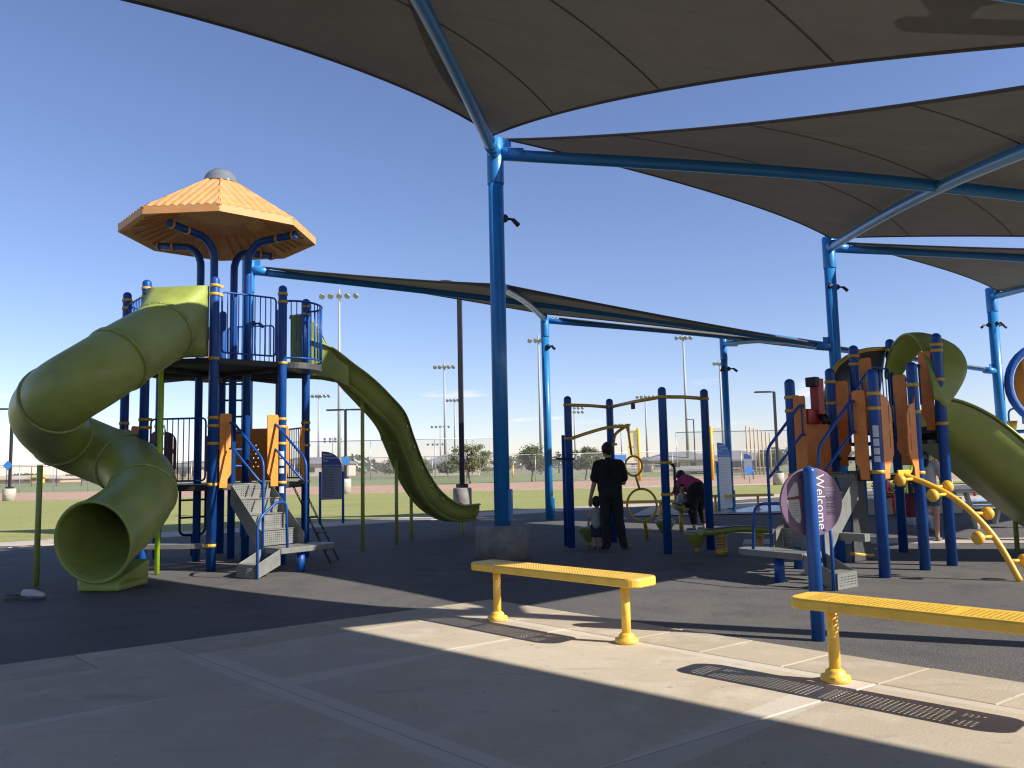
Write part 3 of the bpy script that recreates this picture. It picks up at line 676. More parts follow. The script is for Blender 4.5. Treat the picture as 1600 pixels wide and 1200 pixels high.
# ------------------------------------------------------------------ left play tower
TC = V(-4.83, 13.55, 0); TR = 1.40; TA0 = -73
tw = thing('play_tower', 'tall blue play tower with orange tiled roof, lime spiral slide and wave slide', 'play tower', TC)
def ta(i, r=TR): a_ = math.radians(TA0 + 45 * i); return TC + V(math.cos(a_), math.sin(a_), 0) * r
def tdir(i): a_ = math.radians(TA0 + 45 * i); return V(math.cos(a_), math.sin(a_), 0)
TP = [ta(i) for i in range(8)]
for i in range(8): post(tw, TP[i], 4.34)
TZ1, TZ2 = 1.24, 3.12
for i in range(8):
    c = (TC - TP[i]).normalized(); e1 = (TP[(i + 1) % 8] - TP[i]).normalized()
    for z in (TZ1 - 0.0, TZ2 - 0.02): clamp(tw, TP[i], z, c)
    if i in (0, 1, 2, 6, 7):
        for z in (4.2, 4.07): clamp(tw, TP[i], z, e1)
    for z in (TZ1 + 0.98, TZ1 + 0.86, TZ1 + 0.6): 
        if i != 3 or z > 2: clamp(tw, TP[i], z, e1)
clamp(tw, TP[0], 0.36, -c); clamp(tw, TP[7], 0.1, c)
for z in (TZ1, TZ2):
    poly = [((TC + tdir(i) * (TR - 0.02)).x - TC.x, (TC + tdir(i) * (TR - 0.02)).y - TC.y) for i in range(8)]
    obj('deck', MB().prism(poly, TC + V(0, 0, z - 0.09), (1, 0, 0), (0, 1, 0), (0, 0, 1), 0.09), M['deck'], tw, 0.01)
for i in range(8):          # joists under the upper deck
    obj('deck_joist', MB().box(TC + tdir(i) * 0.7 + V(0, 0, TZ2 - 0.12), (1.25, 0.05, 0.06), tdir(i), tdir(i).cross(V(0, 0, 1)), (0, 0, 1)), M['deck'], tw)
# roof
RE, RZ, RB, RZT = 1.56, 5.31, 0.27, 6.24
def rp(i, r): a_ = math.radians(TA0 + 2 + 45 * i); return V(math.cos(a_) * r, math.sin(a_) * r, 0)
mb = MB()
vs = [TC + rp(i, RE) + V(0, 0, RZ) for i in range(8)] + [TC + rp(i, RE) + V(0, 0, RZ + 0.085) for i in range(8)] + [TC + rp(i, RB) + V(0, 0, RZT) for i in range(8)] + [TC + rp(i, RE - 0.03) + V(0, 0, RZ) for i in range(8)] + [TC + rp(i, 0.55) + V(0, 0, RZ + 0.36) for i in range(8)]
fs = [(i, (i + 1) % 8, 8 + (i + 1) % 8, 8 + i) for i in range(8)] + [(8 + i, 8 + (i + 1) % 8, 16 + (i + 1) % 8, 16 + i) for i in range(8)]
fs += [((i + 1) % 8, i, 24 + i, 24 + (i + 1) % 8) for i in range(8)] + [(24 + (i + 1) % 8, 24 + i, 32 + i, 32 + (i + 1) % 8) for i in range(8)] + [tuple(range(32, 40)), tuple(range(16, 24))]
roof = obj('roof', mb.add(vs, fs), M['roof'], tw)
for i in range(8):
    a_, b_ = TC + rp(i, RE), TC + rp(i + 1, RE); ex = (b_ - a_).normalized(); mid = (a_ + b_) / 2; inn = (TC - mid); ap = inn.length; inn.normalize()
    hw0 = (b_ - a_).length / 2; r_in = RB * math.cos(math.pi / 8); L = ap - r_in; nx, ny = 72, 18; vs = []; fs = []
    for j in range(ny + 1):
        tt = j / ny; hw = hw0 * (1 - tt * (1 - RB / RE)) - 0.012
        for k in range(nx + 1):
            x = -hw + 2 * hw * k / nx
            bump = 0.040 * math.sqrt(abs(math.sin(math.pi * (x + 0.066) / 0.132))) * (1 - 0.45 * tt) + 0.009 * (((1 - tt) * 4.3) % 1.0)
            vs.append(mid + inn * (L * tt - 0.004) + ex * x + V(0, 0, RZ + 0.088 + (RZT - RZ - 0.085) * tt + bump))
    for j in range(ny):
        for k in range(nx): q = j * (nx + 1) + k; fs.append((q, q + 1, q + nx + 2, q + nx + 1))
    obj('roof_panel', MB().add(vs, fs, True), M['roof'], roof)
    fv = []; ff = []
    for k in range(nx + 1):
        x = -hw0 + 0.012 + 2 * (hw0 - 0.012) * k / nx; hgt = 0.088 + 0.040 * math.sqrt(abs(math.sin(math.pi * (x + 0.066) / 0.132)))
        fv += [mid + ex * x - inn * 0.002 + V(0, 0, RZ), mid + ex * x - inn * 0.002 + V(0, 0, RZ + hgt)]
    for k in range(nx): ff.append((2 * k, 2 * k + 2, 2 * k + 3, 2 * k + 1))
    obj('fascia', MB().add(fv, ff), M['roof'], roof)
    p0, p1 = TC + rp(i, RE - 0.01) + V(0, 0, RZ + 0.085), TC + rp(i, RB) + V(0, 0, RZT)
    obj('hip', MB().tube([p0, p0.lerp(p1, 0.5), p1], 0.034, 8), M['roof'], roof)
    for s_ in (-0.3, -0.1, 0.1, 0.3):      # pressed ribs on the underside
        q0 = mid + ex * s_ * 1.0 + inn * 0.12 + V(0, 0, RZ + 0.028); q1 = mid + ex * s_ * 0.75 + inn * 0.75 + V(0, 0, RZ + 0.262)
        obj('rib', MB().tube([q0, q1], 0.012, 5), M['roof'], roof)
obj('dome', MB().lathe(TC + V(0, 0, RZT + 0.02), [(0.3, -0.02), (0.3, 0.0)] + [(0.285 * math.cos(x), 0.25 * math.sin(x)) for x in (0.05, 0.25, 0.45, 0.65, 0.85, 1.05, 1.25, 1.4, 1.52)], 28), M['dome'], roof)
for ang_, off_ in ((-122, (0.03, -0.34)), (168, (-0.34, 0.06)), (58, (0.12, 0.35)), (-12, (0.5, -0.1))):
    d = V(math.cos(math.radians(ang_)), math.sin(math.radians(ang_)), 0); q = TC + V(off_[0], off_[1], 0)
    zt = 5.42
    pts = [q, q + V(0, 0, 4.75)] + [q + d * (0.36 * (1 - math.cos(x))) + V(0, 0, 4.86 + 0.36 * math.sin(x)) for x in (0.15, 0.45, 0.75, 1.05, 1.3)] + [q + d * 0.5 + V(0, 0, 5.23), q + d * 0.86 + V(0, 0, 5.27)]
    rp_ = obj('roof_post', MB().tube(pts, 0.062, 16), M['blue'], tw)
    for f_ in (0.52, 0.8):
        mb = MB().lathe(q + d * f_ + V(0, 0, 5.23 + 0.11 * (f_ - 0.5)), [(0.065, -0.02), (0.073, -0.018), (0.073, 0.018), (0.065, 0.02)], 14, axis=d); obj('clamp', mb, M['roof'], rp_)
# tube slide: hood, sections, flanges
TUB = [at(300, 500, 12.45), at(268, 512, 12.0), at(216, 542, 11.2), at(150, 583, 10.55), at(95, 618, 10.5), at(72, 648, 11.2), at(98, 682, 12.2), at(150, 706, 12.55), at(202, 728, 12.3), at(224, 760, 11.65), at(203, 800, 10.95), at(146, 847, 10.15)]
tp = smooth_path(TUB, 10); TRD = 0.43
side = (TP[0] + TP[7]) / 2; sd = (TP[0] - TP[7]).normalized(); so_ = (side - TC).normalized()
hood = MB()
# square collar on the tower blending into the round tube
sq = lambda w_, z0, z1: [(-w_, z0), (-w_, (z0 + z1) / 2), (-w_, z1), (0, z1), (w_, z1), (w_, (z0 + z1) / 2), (w_, z0), (0, z0)]
rings = []
N = 32
def sqring(o, hw, z0, z1):
    out = []
    for k in range(N):
        a_ = 2 * math.pi * k / N; c_, s_ = math.cos(a_), math.sin(a_); m_ = max(abs(c_), abs(s_))
        out.append(o + sd * (c_ / m_ * hw) + V(0, 0, (z0 + z1) / 2 + s_ / m_ * (z1 - z0) / 2))
    return out
T0 = (tp[14] - tp[12]).normalized(); n0 = (V(0, 0, 1) - T0 * T0.z).normalized(); bb = T0.cross(n0)
if bb.dot(sd) < 0: bb = -bb
rnd_ring = [tp[13] + bb * (TRD * math.cos(2 * math.pi * k / N)) + n0 * (TRD * math.sin(2 * math.pi * k / N)) for k in range(N)]
s0 = sqring(side - so_ * 0.0, 0.44, TZ2 + 0.02, TZ2 + 1.07); s1 = sqring(side + so_ * 0.12, 0.44, TZ2 + 0.0, TZ2 + 1.06)
vs = []; 
for f_ in (0, 1): vs += (s0, s1)[f_]
for j in range(1, 9):
    f_ = j / 8; g_ = f_ * f_ * (3 - 2 * f_)
    vs += [s1[k].lerp(rnd_ring[k], g_) for k in range(N)]
fs = [(i * N + k, i * N + (k + 1) % N, (i + 1) * N + (k + 1) % N, (i + 1) * N + k) for i in range(9) for k in range(N)]
slide = obj('tube_slide', hood.add(vs, fs, True), M['lime'], tw, solid=0.016)
cuts = [13, 25, 42, 60, 78, 93, len(tp) - 1]
for a_, b_ in zip(cuts, cuts[1:]):
    seg = tp[a_:b_ + 1]; last = b_ == cuts[-1]
    if not last: obj('tube_section', MB().tube(seg, TRD, 32, False), M['lime'], slide, solid=0.016)
    else:                       # run-out: flares and is cut so the lower lip reaches out
        mb = MB(); n = 36; m_ = len(seg); vs = []
        for i, p in enumerate(seg):
            t_ = (seg[min(i + 1, m_ - 1)] - seg[max(i - 1, 0)]).normalized(); u_ = (V(0, 0, 1) - t_ * t_.z).normalized(); s_ = t_.cross(u_); f_ = i / (m_ - 1)
            for k in range(n):
                c_, q_ = math.cos(2 * math.pi * k / n), math.sin(2 * math.pi * k / n); fl_ = 1 + 0.13 * f_ ** 2.5
                vs.append(p + s_ * (c_ * TRD * fl_) + u_ * (q_ * TRD * fl_) + t_ * (-q_ * 0.1 * f_ ** 1.5))
        fs = [(i * n + k, i * n + (k + 1) % n, (i + 1) * n + (k + 1) % n, (i + 1) * n + k) for i in range(m_ - 1) for k in range(n)]
        ex_ = obj('exit_section', mb.add(vs, fs, True), M['lime'], slide, solid=0.02)
        rim = vs[-n:]; obj('mouth_rim', MB().tube(rim, 0.022, 8, closed=True), M['lime'], slide)
        # foot block under the mouth
        lowp = min(rim, key=lambda q: q.z); tt_ = (seg[-1] - seg[-4]); tt_.z = 0; tt_.normalize(); ss_ = tt_.cross(V(0, 0, 1))
        c_ = V(lowp.x, lowp.y, 0) - tt_ * 0.36; zt = lowp.z + 0.06
        vs = []
        for z, hx, hy in ((0, 0.34, 0.27), (0.08, 0.34, 0.27), (zt, 0.27, 0.33)):
            vs += [c_ + tt_ * (sx_ * hx) + ss_ * (sy_ * hy) + V(0, 0, z + (0.16 if (z == zt and sx_ < 0) else 0)) for sx_, sy_ in ((-1, -1), (1, -1), (1, 1), (-1, 1))]
        fs = [(4 * r_ + k, 4 * r_ + (k + 1) % 4, 4 * r_ + 4 + (k + 1) % 4, 4 * r_ + 4 + k) for r_ in (0, 1) for k in range(4)] + [(3, 2, 1, 0), (8, 9, 10, 11)]
        obj('foot', MB().add(vs, fs), M['lime'], slide, 0.03)
for c_ in cuts[:-1]:
    t_ = (tp[c_ + 1] - tp[c_ - 1]).normalized()
    prof = [(TRD + 0.006, -0.032), (TRD + 0.03, -0.028), (TRD + 0.03, -0.003), (TRD + 0.022, 0), (TRD + 0.03, 0.003), (TRD + 0.03, 0.028), (TRD + 0.006, 0.032)]
    mb = MB(); ez = t_; ex = ez.orthogonal().normalized(); ey = ez.cross(ex); n = 36; vs = []
    for r_, z_ in prof:
        vs += [tp[c_] + ex * (r_ * math.cos(2 * math.pi * k / n)) + ey * (r_ * math.sin(2 * math.pi * k / n)) + ez * z_ for k in range(n)]
    mb.add(vs, [(i * n + k, i * n + (k + 1) % n, (i + 1) * n + (k + 1) % n, (i + 1) * n + k) for i in range(len(prof) - 1) for k in range(n)], True)
    fl_ = obj('flange', mb, M['lime'], slide)
    mb = MB()
    for k in range(16):
        a_ = 2 * math.pi * (k + 0.5) / 16; rd_ = ex * math.cos(a_) + ey * math.sin(a_)
        mb.lathe(tp[c_] + rd_ * (TRD + 0.016), [(0.011, -0.043), (0.011, 0.043)], 6, axis=ez)
    bo_ = obj('flange_bolts', mb, M['galv'], slide); bo_['kind'] = 'stuff'
for (q, idx, m_) in ((gp(56, 915), 58, 'lime'), (gp(245, 897), 24, 'lime_post'), (gp(208, 893), 86, 'lime')):
    z = tp[idx].z - TRD * 0.6
    z = {58: at(60, 727, q.y).z, 24: 2.95, 86: z}[idx]; obj('support_pole', MB().cyl(q, V(q.x, q.y, z), 0.036, n=14), M[m_], slide)
# wave slide on the far right
WS = [at(474, 558, 14.35), at(506, 570, 14.38), at(541, 601, 14.5), at(575, 634, 14.8), at(604, 668, 15.2), at(622, 712, 15.85), at(641, 756, 16.6), at(666, 790, 17.2), at(700, 810, 17.8), at(736, 809, 18.3)]
wp = smooth_path(WS, 7)
ws = obj('wave_slide', MB().sweep(wp, uslide_prof(0.275, 0.29)), M['lime'], tw, solid=0.02)
for a_ in (-0.13, 0.13): obj('keel_rib', MB().sweep(wp[6:], [(a_ - 0.05, -0.005), (a_ - 0.03, -0.06), (a_ + 0.03, -0.06), (a_ + 0.05, -0.005)]), M['lime'], ws)
for i in (30, 35, 40, 45, 50):
    t_ = (wp[i + 1] - wp[i - 1]).normalized(); s_ = t_.cross(V(0, 0, 1)).normalized(); u_ = s_.cross(t_)
    obj('boss', MB().lathe(wp[i] + s_ * 0.272 + u_ * 0.2, [(0.05, -0.02), (0.055, 0.012), (0.03, 0.024)], 12, axis=s_), M['lime'], ws)
for k in range(5):            # stiffening bosses and joints along the trough
    i = 16 + 8 * k; t_ = (wp[i + 1] - wp[i - 1]).normalized(); s_ = t_.cross(V(0, 0, 1)).normalized(); u_ = s_.cross(t_)
    obj('joint_rib', MB().tube([wp[i] + s_ * a_ + u_ * b_ for a_, b_ in ((-0.285, 0.27), (-0.26, 0.12), (-0.18, -0.005), (0.18, -0.005), (0.26, 0.12), (0.285, 0.27))], 0.013, 6), M['lime'], ws)
for q, (x, y) in ((gp(567, 861), (0, 0)), (gp(620, 850), (0, 0)), (gp(643, 843), (0, 0)), (gp(723, 834), (0, 0))):
    n_ = min(wp, key=lambda p: (p.x - q.x) ** 2 + (p.y - q.y) ** 2)
    obj('support_pole', MB().cyl(q, V(q.x, q.y, n_.z), 0.034, n=12), M['lime'], ws)
e2 = (TP[2] + TP[3]) / 2; d2_ = (e2 - TC).normalized(); s2_ = (TP[3] - TP[2]).normalized()
wd_ = V(0.992, 0.12, 0).normalized()
for s_ in (-1, 1):
    q = V(-3.82, 14.38, TZ2) + V(-wd_.y, wd_.x, 0) * 0.33 * s_
    top_ = [(0.0, 0.9), (0.12, 0.95), (0.28, 0.93), (0.42, 0.82), (0.52, 0.6), (0.64, 0.38), (0.8, 0.2), (0.98, 0.06)]
    obj('entry_wall', MB().prism([(0, -0.06), (0.45, -0.09), (0.7, -0.14), (0.98, -0.28)] + top_[::-1], q - V(-wd_.y, wd_.x, 0) * 0.015, wd_, (0, 0, 1), V(-wd_.y, wd_.x, 0), 0.03), M['lime'], ws, 0.012)
obj('entry_hood', MB().sweep([V(-3.84, 14.37, TZ2 + 0.9), V(-3.6, 14.4, TZ2 + 0.93)], [(-0.34, 0.0), (-0.2, 0.07), (0, 0.1), (0.2, 0.07), (0.34, 0.0)]), M['lime'], ws, solid=0.03)
# railings on the upper deck
railing(tw, TP[0], TP[1], TZ2 + 0.08, TZ2 + 1.0, 9)
railing(tw, TP[6], TP[7], TZ2 + 0.08, TZ2 + 1.0, 9); railing(tw, TP[5], TP[6], TZ2 + 0.08, TZ2 + 1.0, 9)
railing(tw, TP[3], TP[4], TZ2 + 0.08, TZ2 + 0.92, 9)
mid = (TP[1] + TP[2]) / 2; md = (mid - TC).normalized(); ms = (TP[2] - TP[1]).normalized(); hw = (TP[2] - TP[1]).length / 2 - 0.06
bal = [mid + ms * (-hw * math.cos(x)) + md * (0.42 * math.sin(x) ** 0.8) for x in [math.pi * k / 20 for k in range(21)]]
railing(tw, TP[1], TP[2], TZ2 + 0.07, TZ2 + 0.98, 15, path=bal)
obj('balcony_deck', MB().prism([((q - TC).x, (q - TC).y) for q in bal], TC + V(0, 0, TZ2 - 0.1), (1, 0, 0), (0, 1, 0), (0, 0, 1), 0.1), M['greydk'], tw, 0.008)
panel(tw, TP[4] + (TP[5] - TP[4]) * 0.12 + V(0, 0, TZ2 - 0.1), TP[5] - TP[4], [rrect(0, 0, 0.3, 1.0, 0.08)] + [slot(0.08 + 0.07 * k, 0.4, 0.8, 0.012) for k in range(3)], 'brown')
# lower deck: entry panels, stair, railing, climbers
e1 = (TP[0] + TP[1]) / 2; o1 = (e1 - TC).normalized(); s1_ = (TP[1] - TP[0]).normalized()
for p_, sg in ((TP[0], 1), (TP[1], -1)):
    q = p_ + s1_ * (0.085 * sg) + o1 * 0.05 + V(0, 0, TZ1 - 0.05)
    panel(tw, q, s1_, ENTRY if sg > 0 else [[(-x, y) for x, y in ENTRY[0]]], 'orange', 0.022, 'entry_panel')
ost = V(math.cos(math.radians(-39)), math.sin(math.radians(-39)), 0); stv = stair_unit(tw, e1 + o1 * 0.05 + s1_ * 0.03, ost, V(ost.y, -ost.x, 0), TZ1)
handrail(tw, stv, -1, False); handrail(tw, stv, 1, True)
Q = stv['Q']
obj('grab_rail', MB().tube(round_path([Q(stv['x0'] + stv['pw'] + 0.02, stv['l0'] + stv['fl'] - 0.03, 0.0), Q(stv['x0'] + stv['pw'] + 0.02, stv['l0'] + stv['fl'] - 0.03, 0.78), Q(stv['x0'] + stv['pw'] - 0.03, stv['l0'] + 0.05, 1.0), Q(stv['x0'] + stv['pw'] - 0.06, stv['l0'] - 0.12, 0.98), Q(stv['x0'] + stv['pw'] - 0.06, stv['l0'] - 0.14, 0.36)], 0.14, 5), 0.019, 10), M['blue'], tw)
railing(tw, TP[7], TP[0], TZ1 + 0.06, TZ1 + 0.98, 9)
railing(tw, TP[2], TP[3], TZ1 + 0.06, TZ1 + 0.9, 9)
bst = (TP[0] - TP[7]).normalized()
obj('plank_step', MB().box((TP[0] + TP[7]) / 2 + (TC - TP[0]).normalized() * 0.05 + V(0, 0, 0.35), ((TP[0] - TP[7]).length - 0.16, 0.2, 0.07), bst, bst.cross(V(0, 0, 1)), (0, 0, 1)), M['grey'], tw, 0.006)
# bubble panel with holes on the far side
def hexa(cx, cy, r): return arc((cx, cy), r, 0, 2 * math.pi, 9)[:-1]
bx = (TP[4] - TP[3]).normalized(); q = TP[3] + bx * 0.08 + V(0, 0, TZ1 + 0.02)
holes = [hexa(0.3 + 0.085 * i + (0.042 if j % 2 else 0), 0.25 + 0.075 * j, 0.017) for j in range(6) for i in range(4)]
bp_ = panel(tw, q, bx, [rrect(0, 0, 0.92, 0.92, 0.03)] + holes, 'orange', 0.022, 'bubble_panel')
# slotted panels beside the chain ladder, and on the left side openings
cs_ = (TP[2] - TP[1]).normalized()
panel(tw, TP[1] + cs_ * 0.09 + V(0, 0, TZ1 - 0.03), cs_, arch_loops(0.2, 1.05), 'orange', 0.02, 'arch_panel')
panel(tw, TP[2] - cs_ * 0.07 + V(0, 0, TZ1 - 0.03), cs_, arch_loops(0.2, 1.05, True), 'orange', 0.02, 'arch_panel')
for i_, mm in ((6, 'tan'), (4, 'brown'), (5, 'tan')):  # the brown pair is orange plastic, darkened in its colour to read as shaded
    dd = (TP[(i_ + 1) % 8] - TP[i_]).normalized()
    panel(tw, TP[i_] + dd * 0.09 + V(0, 0, TZ1 - 0.03), dd, arch_loops(0.2, 1.02), mm, 0.02, 'arch_panel')
    panel(tw, TP[(i_ + 1) % 8] - dd * 0.09 + V(0, 0, TZ1 - 0.03), dd, arch_loops(0.2, 1.02, True), mm, 0.02, 'arch_panel')
panel(tw, TP[5] + (TP[6] - TP[5]).normalized() * 0.35 + V(0, 0, TZ1 + 0.45), TP[6] - TP[5], [rrect(0, 0, 0.5, 0.5, 0.05)], 'orange_old')
# chain ladder
top = mid + md * 0.06 + V(0, 0, TZ1 - 0.06); bot = V(*gp(523, 878)); 
lad = None
def chain(a, b, name, parent, r=0.006, link=0.05):
    mb = MB(); n = int((b - a).length / (link * 0.72)); d = (b - a).normalized(); s = d.orthogonal().normalized(); s2 = d.cross(s)
    for i in range(n):
        c_ = a.lerp(b, (i + 0.5) / n); ax = s if i % 2 else s2
        mb.tube([c_ + d * (link / 2 * math.cos(g)) + ax * (link / 3.2 * math.sin(g)) for g in [k * math.pi / 4 for k in range(8)]], r, 5, closed=True)
    return obj(name, mb, M['black'], parent)
for s_ in (-1, 1):
    c_ = chain(top + ms * 0.2 * s_, bot + ms * 0.2 * s_, 'ladder_chain', tw)
for f_ in (0.22, 0.42, 0.62, 0.84):
    q = top.lerp(bot, f_); obj('rung', MB().cyl(q - ms * 0.2, q + ms * 0.2, 0.016, n=10), M['greydk'], tw)
# ladder between the lower and the upper deck, and the loop ladder under the deck
for z in [TZ1 + 0.28 * k for k in range(1, 7)]:
    a_, b_ = TC + V(-0.28, 0.55, z), TC + V(0.22, 0.62, z); obj('rung', MB().cyl(a_, b_, 0.017, n=10), M['blue'], tw)
for x in (-0.28, 0.22): obj('ladder_rail', MB().cyl(TC + V(x, 0.55 + 0.14 * (x + 0.28), TZ1), TC + V(x, 0.55 + 0.14 * (x + 0.28), TZ2 + 0.6), 0.02, n=10), M['blue'], tw)
lq = TP[4].lerp(TP[5], 0.45); ld = (TP[5] - TP[4]).normalized()
obj('loop_ladder', MB().tube(round_path([lq - ld * 0.22 + V(0, 0, TZ1), lq - ld * 0.22 + V(0, 0, 0.35), lq + ld * 0.22 + V(0, 0, 0.35), lq + ld * 0.22 + V(0, 0, TZ1)], 0.12, 5), 0.022, 10), M['black'], tw)
for z in (0.65, 0.95): obj('rung', MB().cyl(lq - ld * 0.22 + V(0, 0, z), lq + ld * 0.22 + V(0, 0, z), 0.017, n=8), M['black'], tw)
inst('short_post', cylmesh(0.03, 0.35, M['black'], 10), lq, tw)
inst('short_post', cylmesh(0.062, 0.42, M['blue'], 18, True), gp(221, 893), tw)
for z, h_ in ((1.62, 0.1), (1.5, 0.1), (1.38, 0.08), (1.08, 0.1)):     # warning labels on the front post
    q = TP[1]; d = (V(0, 0, 0) - V(q.x, q.y, 0)).normalized(); s_ = d.cross(V(0, 0, 1))
    mb = MB()
    for k in range(6):
        a0, a1 = -0.5 + k / 6, -0.5 + (k + 1) / 6
        f = lambda a_: q + d * (0.0685 * math.cos(a_ * 1.1)) + s_ * (0.0685 * math.sin(a_ * 1.1))
        mb.add([f(a0) + V(0, 0, z), f(a1) + V(0, 0, z), f(a1) + V(0, 0, z + h_), f(a0) + V(0, 0, z + h_)], [(0, 1, 2, 3)])
    obj('label_plate', mb, M['plate'], tw)

# ------------------------------------------------------------------ right climbing structure
R1, R2, R3, R6 = V(3.717, 11.06, 0), V(4.5, 11.67, 0), V(4.401, 10.077, 0), V(5.184, 10.688, 0)
R4, R7, R5 = V(4.97, 11.95, 0), V(5.727, 11.072, 0), V(5.887, 12.777, 0)
rt = thing('climbing_structure', 'blue and orange climbing structure with green slide and yellow curved pod climber', 'play structure', (R3 + R5) / 2)
for p, h in ((R1, 2.5), (R2, 2.7), (R3, 2.5), (R4, 3.06), (R5, 3.26), (R6, 2.65), (R7, 3.08)): post(rt, p, h)
u_ = (R2 - R1).normalized(); v_ = (R3 - R1).normalized()
Z1, Z2 = 1.22, 1.83
def quad_deck(name, ps, z, m):
    c = sum(ps, V(0, 0, 0)) / 4; return obj(name, MB().prism([((p - c).x * 0.97, (p - c).y * 0.97) for p in ps], c + V(0, 0, z - 0.08), (1, 0, 0), (0, 1, 0), (0, 0, 1), 0.08), M[m], rt, 0.008)
quad_deck('deck', [R1, R3, R6, R2], Z1, 'deck'); quad_deck('deck', [R4, R7, R5.lerp(R7, 0.5) + V(0.05, 0, 0), R5], Z2, 'deck')
for k in range(2):
    a_ = R2.lerp(R4, (k + 0.5) / 2); b_ = R6.lerp(R7, (k + 0.5) / 2); z = Z1 + 0.2 * (k + 1)
    obj('deck_step', MB().box((a_ + b_) / 2 + V(0, 0, z), ((b_ - a_).length - 0.1, 0.3, 0.05), (b_ - a_).normalized(), (b_ - a_).normalized().cross(V(0, 0, 1)), (0, 0, 1)), M['deck'], rt)
for p, zs, d in ((R1, (2.25, 2.07, 1.22), v_), (R3, (2.2, 2.02, 1.25), -v_), (R2, (2.5, 2.2, 1.22), u_), (R6, (2.35, 2.0, 1.22), -u_), (R4, (2.9, 2.78), u_), (R7, (2.92, 2.84, 2.45, 1.86), u_), (R5, (3.08, 2.8, 2.0), -u_)):
    for z in zs: clamp(rt, p, z, d)
e = (R1 + R3) / 2
for p_, sg in ((R1, 1), (R3, -1)):
    q = p_ + v_ * (0.085 * sg) - u_ * 0.05 + V(0, 0, Z1 - 0.06)
    panel(rt, q, v_, [[(sg * x, y) for x, y in ENTRY[0]]], 'orange_old', 0.022, 'entry_panel')
su = stair_unit(rt, e - u_ * 0.05, -u_, v_, Z1)
handrail(rt, su, -1, False); handrail(rt, su, 1, True)
Q = su['Q']
obj('grab_rail', MB().tube(round_path([Q(su['x0'] + su['pw'] + 0.02, su['l0'] + su['fl'] - 0.03, 0.0), Q(su['x0'] + su['pw'] + 0.02, su['l0'] + su['fl'] - 0.03, 0.72), Q(su['x0'] + su['pw'] - 0.06, su['l0'] - 0.05, 0.92), Q(su['x0'] + su['pw'] - 0.06, -su['wd'] / 2, 0.9), Q(su['x0'] + su['pw'] - 0.06, -su['wd'] / 2 - 0.05, 0.36)], 0.14, 5), 0.019, 10), M['blue'], rt)
obj('side_bracket', MB().box(Q(su['x0'] * 0.5, su['wd'] / 2 + 0.17, 0.5), (0.12, 0.34, 0.09), -u_, v_, (0, 0, 1)), M['grey'], rt, 0.004)
# slotted arch panels flanking the pod climber (side R3-R6)
panel(rt, R3 + u_ * 0.09 + v_ * 0.03 + V(0, 0, Z1 - 0.05), u_, arch_loops(0.24, 1.08), 'orange_old', 0.022, 'arch_panel')
panel(rt, R6 - u_ * 0.06 + v_ * 0.03 + V(0, 0, Z1 - 0.05), u_, arch_loops(0.22, 1.02, True), 'orange_old', 0.022, 'arch_panel')
# left rear side: orange wall with a red periscope
panel(rt, R1 + u_ * 0.09 + V(0, 0, Z1), u_, [rrect(0, 0, 0.8, 0.84, 0.05), slot(0.5, 0.08, 0.45, 0.012), slot(0.62, 0.08, 0.45, 0.012)], 'orange_old', 0.022, 'wall_panel')
q = R1.lerp(R2, 0.52) - V(0, 0, 0); qn = u_.cross(V(0, 0, 1))
per = obj('periscope', MB().box(q + qn * 0.08 + V(0, 0, 2.27), (0.15, 0.13, 0.5), u_, qn, (0, 0, 1)), M['red'], rt, 0.012)
obj('periscope_base', MB().box(q - u_ * 0.08 + qn * 0.05 + V(0, 0, 2.0), (0.36, 0.1, 0.2), u_, qn, (0, 0, 1)), M['red'], per, 0.02)
obj('periscope_hood', MB().box(q - u_ * 0.1 + qn * 0.08 + V(0, 0, 2.47), (0.1, 0.16, 0.13), u_, qn, (0, 0, 1)), M['black'], per, 0.01)
for s_ in (-0.05, 0.05): obj('eyepiece', MB().cyl(q + u_ * (0.02 + s_) + qn * 0.13 + V(0, 0, 2.02), q + u_ * (0.02 + s_) + qn * 0.2 + V(0, 0, 1.9), 0.035, n=12), M['black'], per)
# upper stair panels and rails
for p_, sg, mm in ((R2, 1, 'orange_old'), (R6, -1, 'orange_old')):
    panel(rt, p_ + v_ * (0.09 * sg) + V(0, 0, Z1 + 0.1), v_, [[(sg * x, y * 1.08) for x, y in ENTRY[0]]], mm, 0.022, 'entry_panel')
for p_, sg in ((R4, 1), (R7, -1)):
    panel(rt, p_ + v_ * (0.09 * sg) + V(0, 0, Z2 - 0.05), v_, [[(sg * x, y * 0.98) for x, y in ENTRY[0]]], 'orange_old', 0.022, 'entry_panel')
for (pa, pb, sg) in ((R2, R4, 1), (R6, R7, -1)):
    a_ = pa + v_ * 0.26 * sg; b_ = pb + v_ * 0.26 * sg
    obj('stair_rail', MB().tube(round_path([V(a_.x, a_.y, Z1 + 0.4), V(a_.x, a_.y, Z1 + 1.0), V(b_.x, b_.y, Z2 + 0.88), V(b_.x, b_.y, Z2 + 0.3)], 0.1, 4), 0.018, 10), M['blue'], rt)
    for f_ in (0.3, 0.6):
        c_ = a_.lerp(b_, f_); obj('bar', MB().cyl(V(c_.x, c_.y, Z1 + 0.3), V(c_.x, c_.y, Z1 + 1.0 + 0.45 * f_), 0.01, n=8), M['blue'], rt)
railing(rt, R4, R5, Z2 + 0.06, Z2 + 0.95, 8)
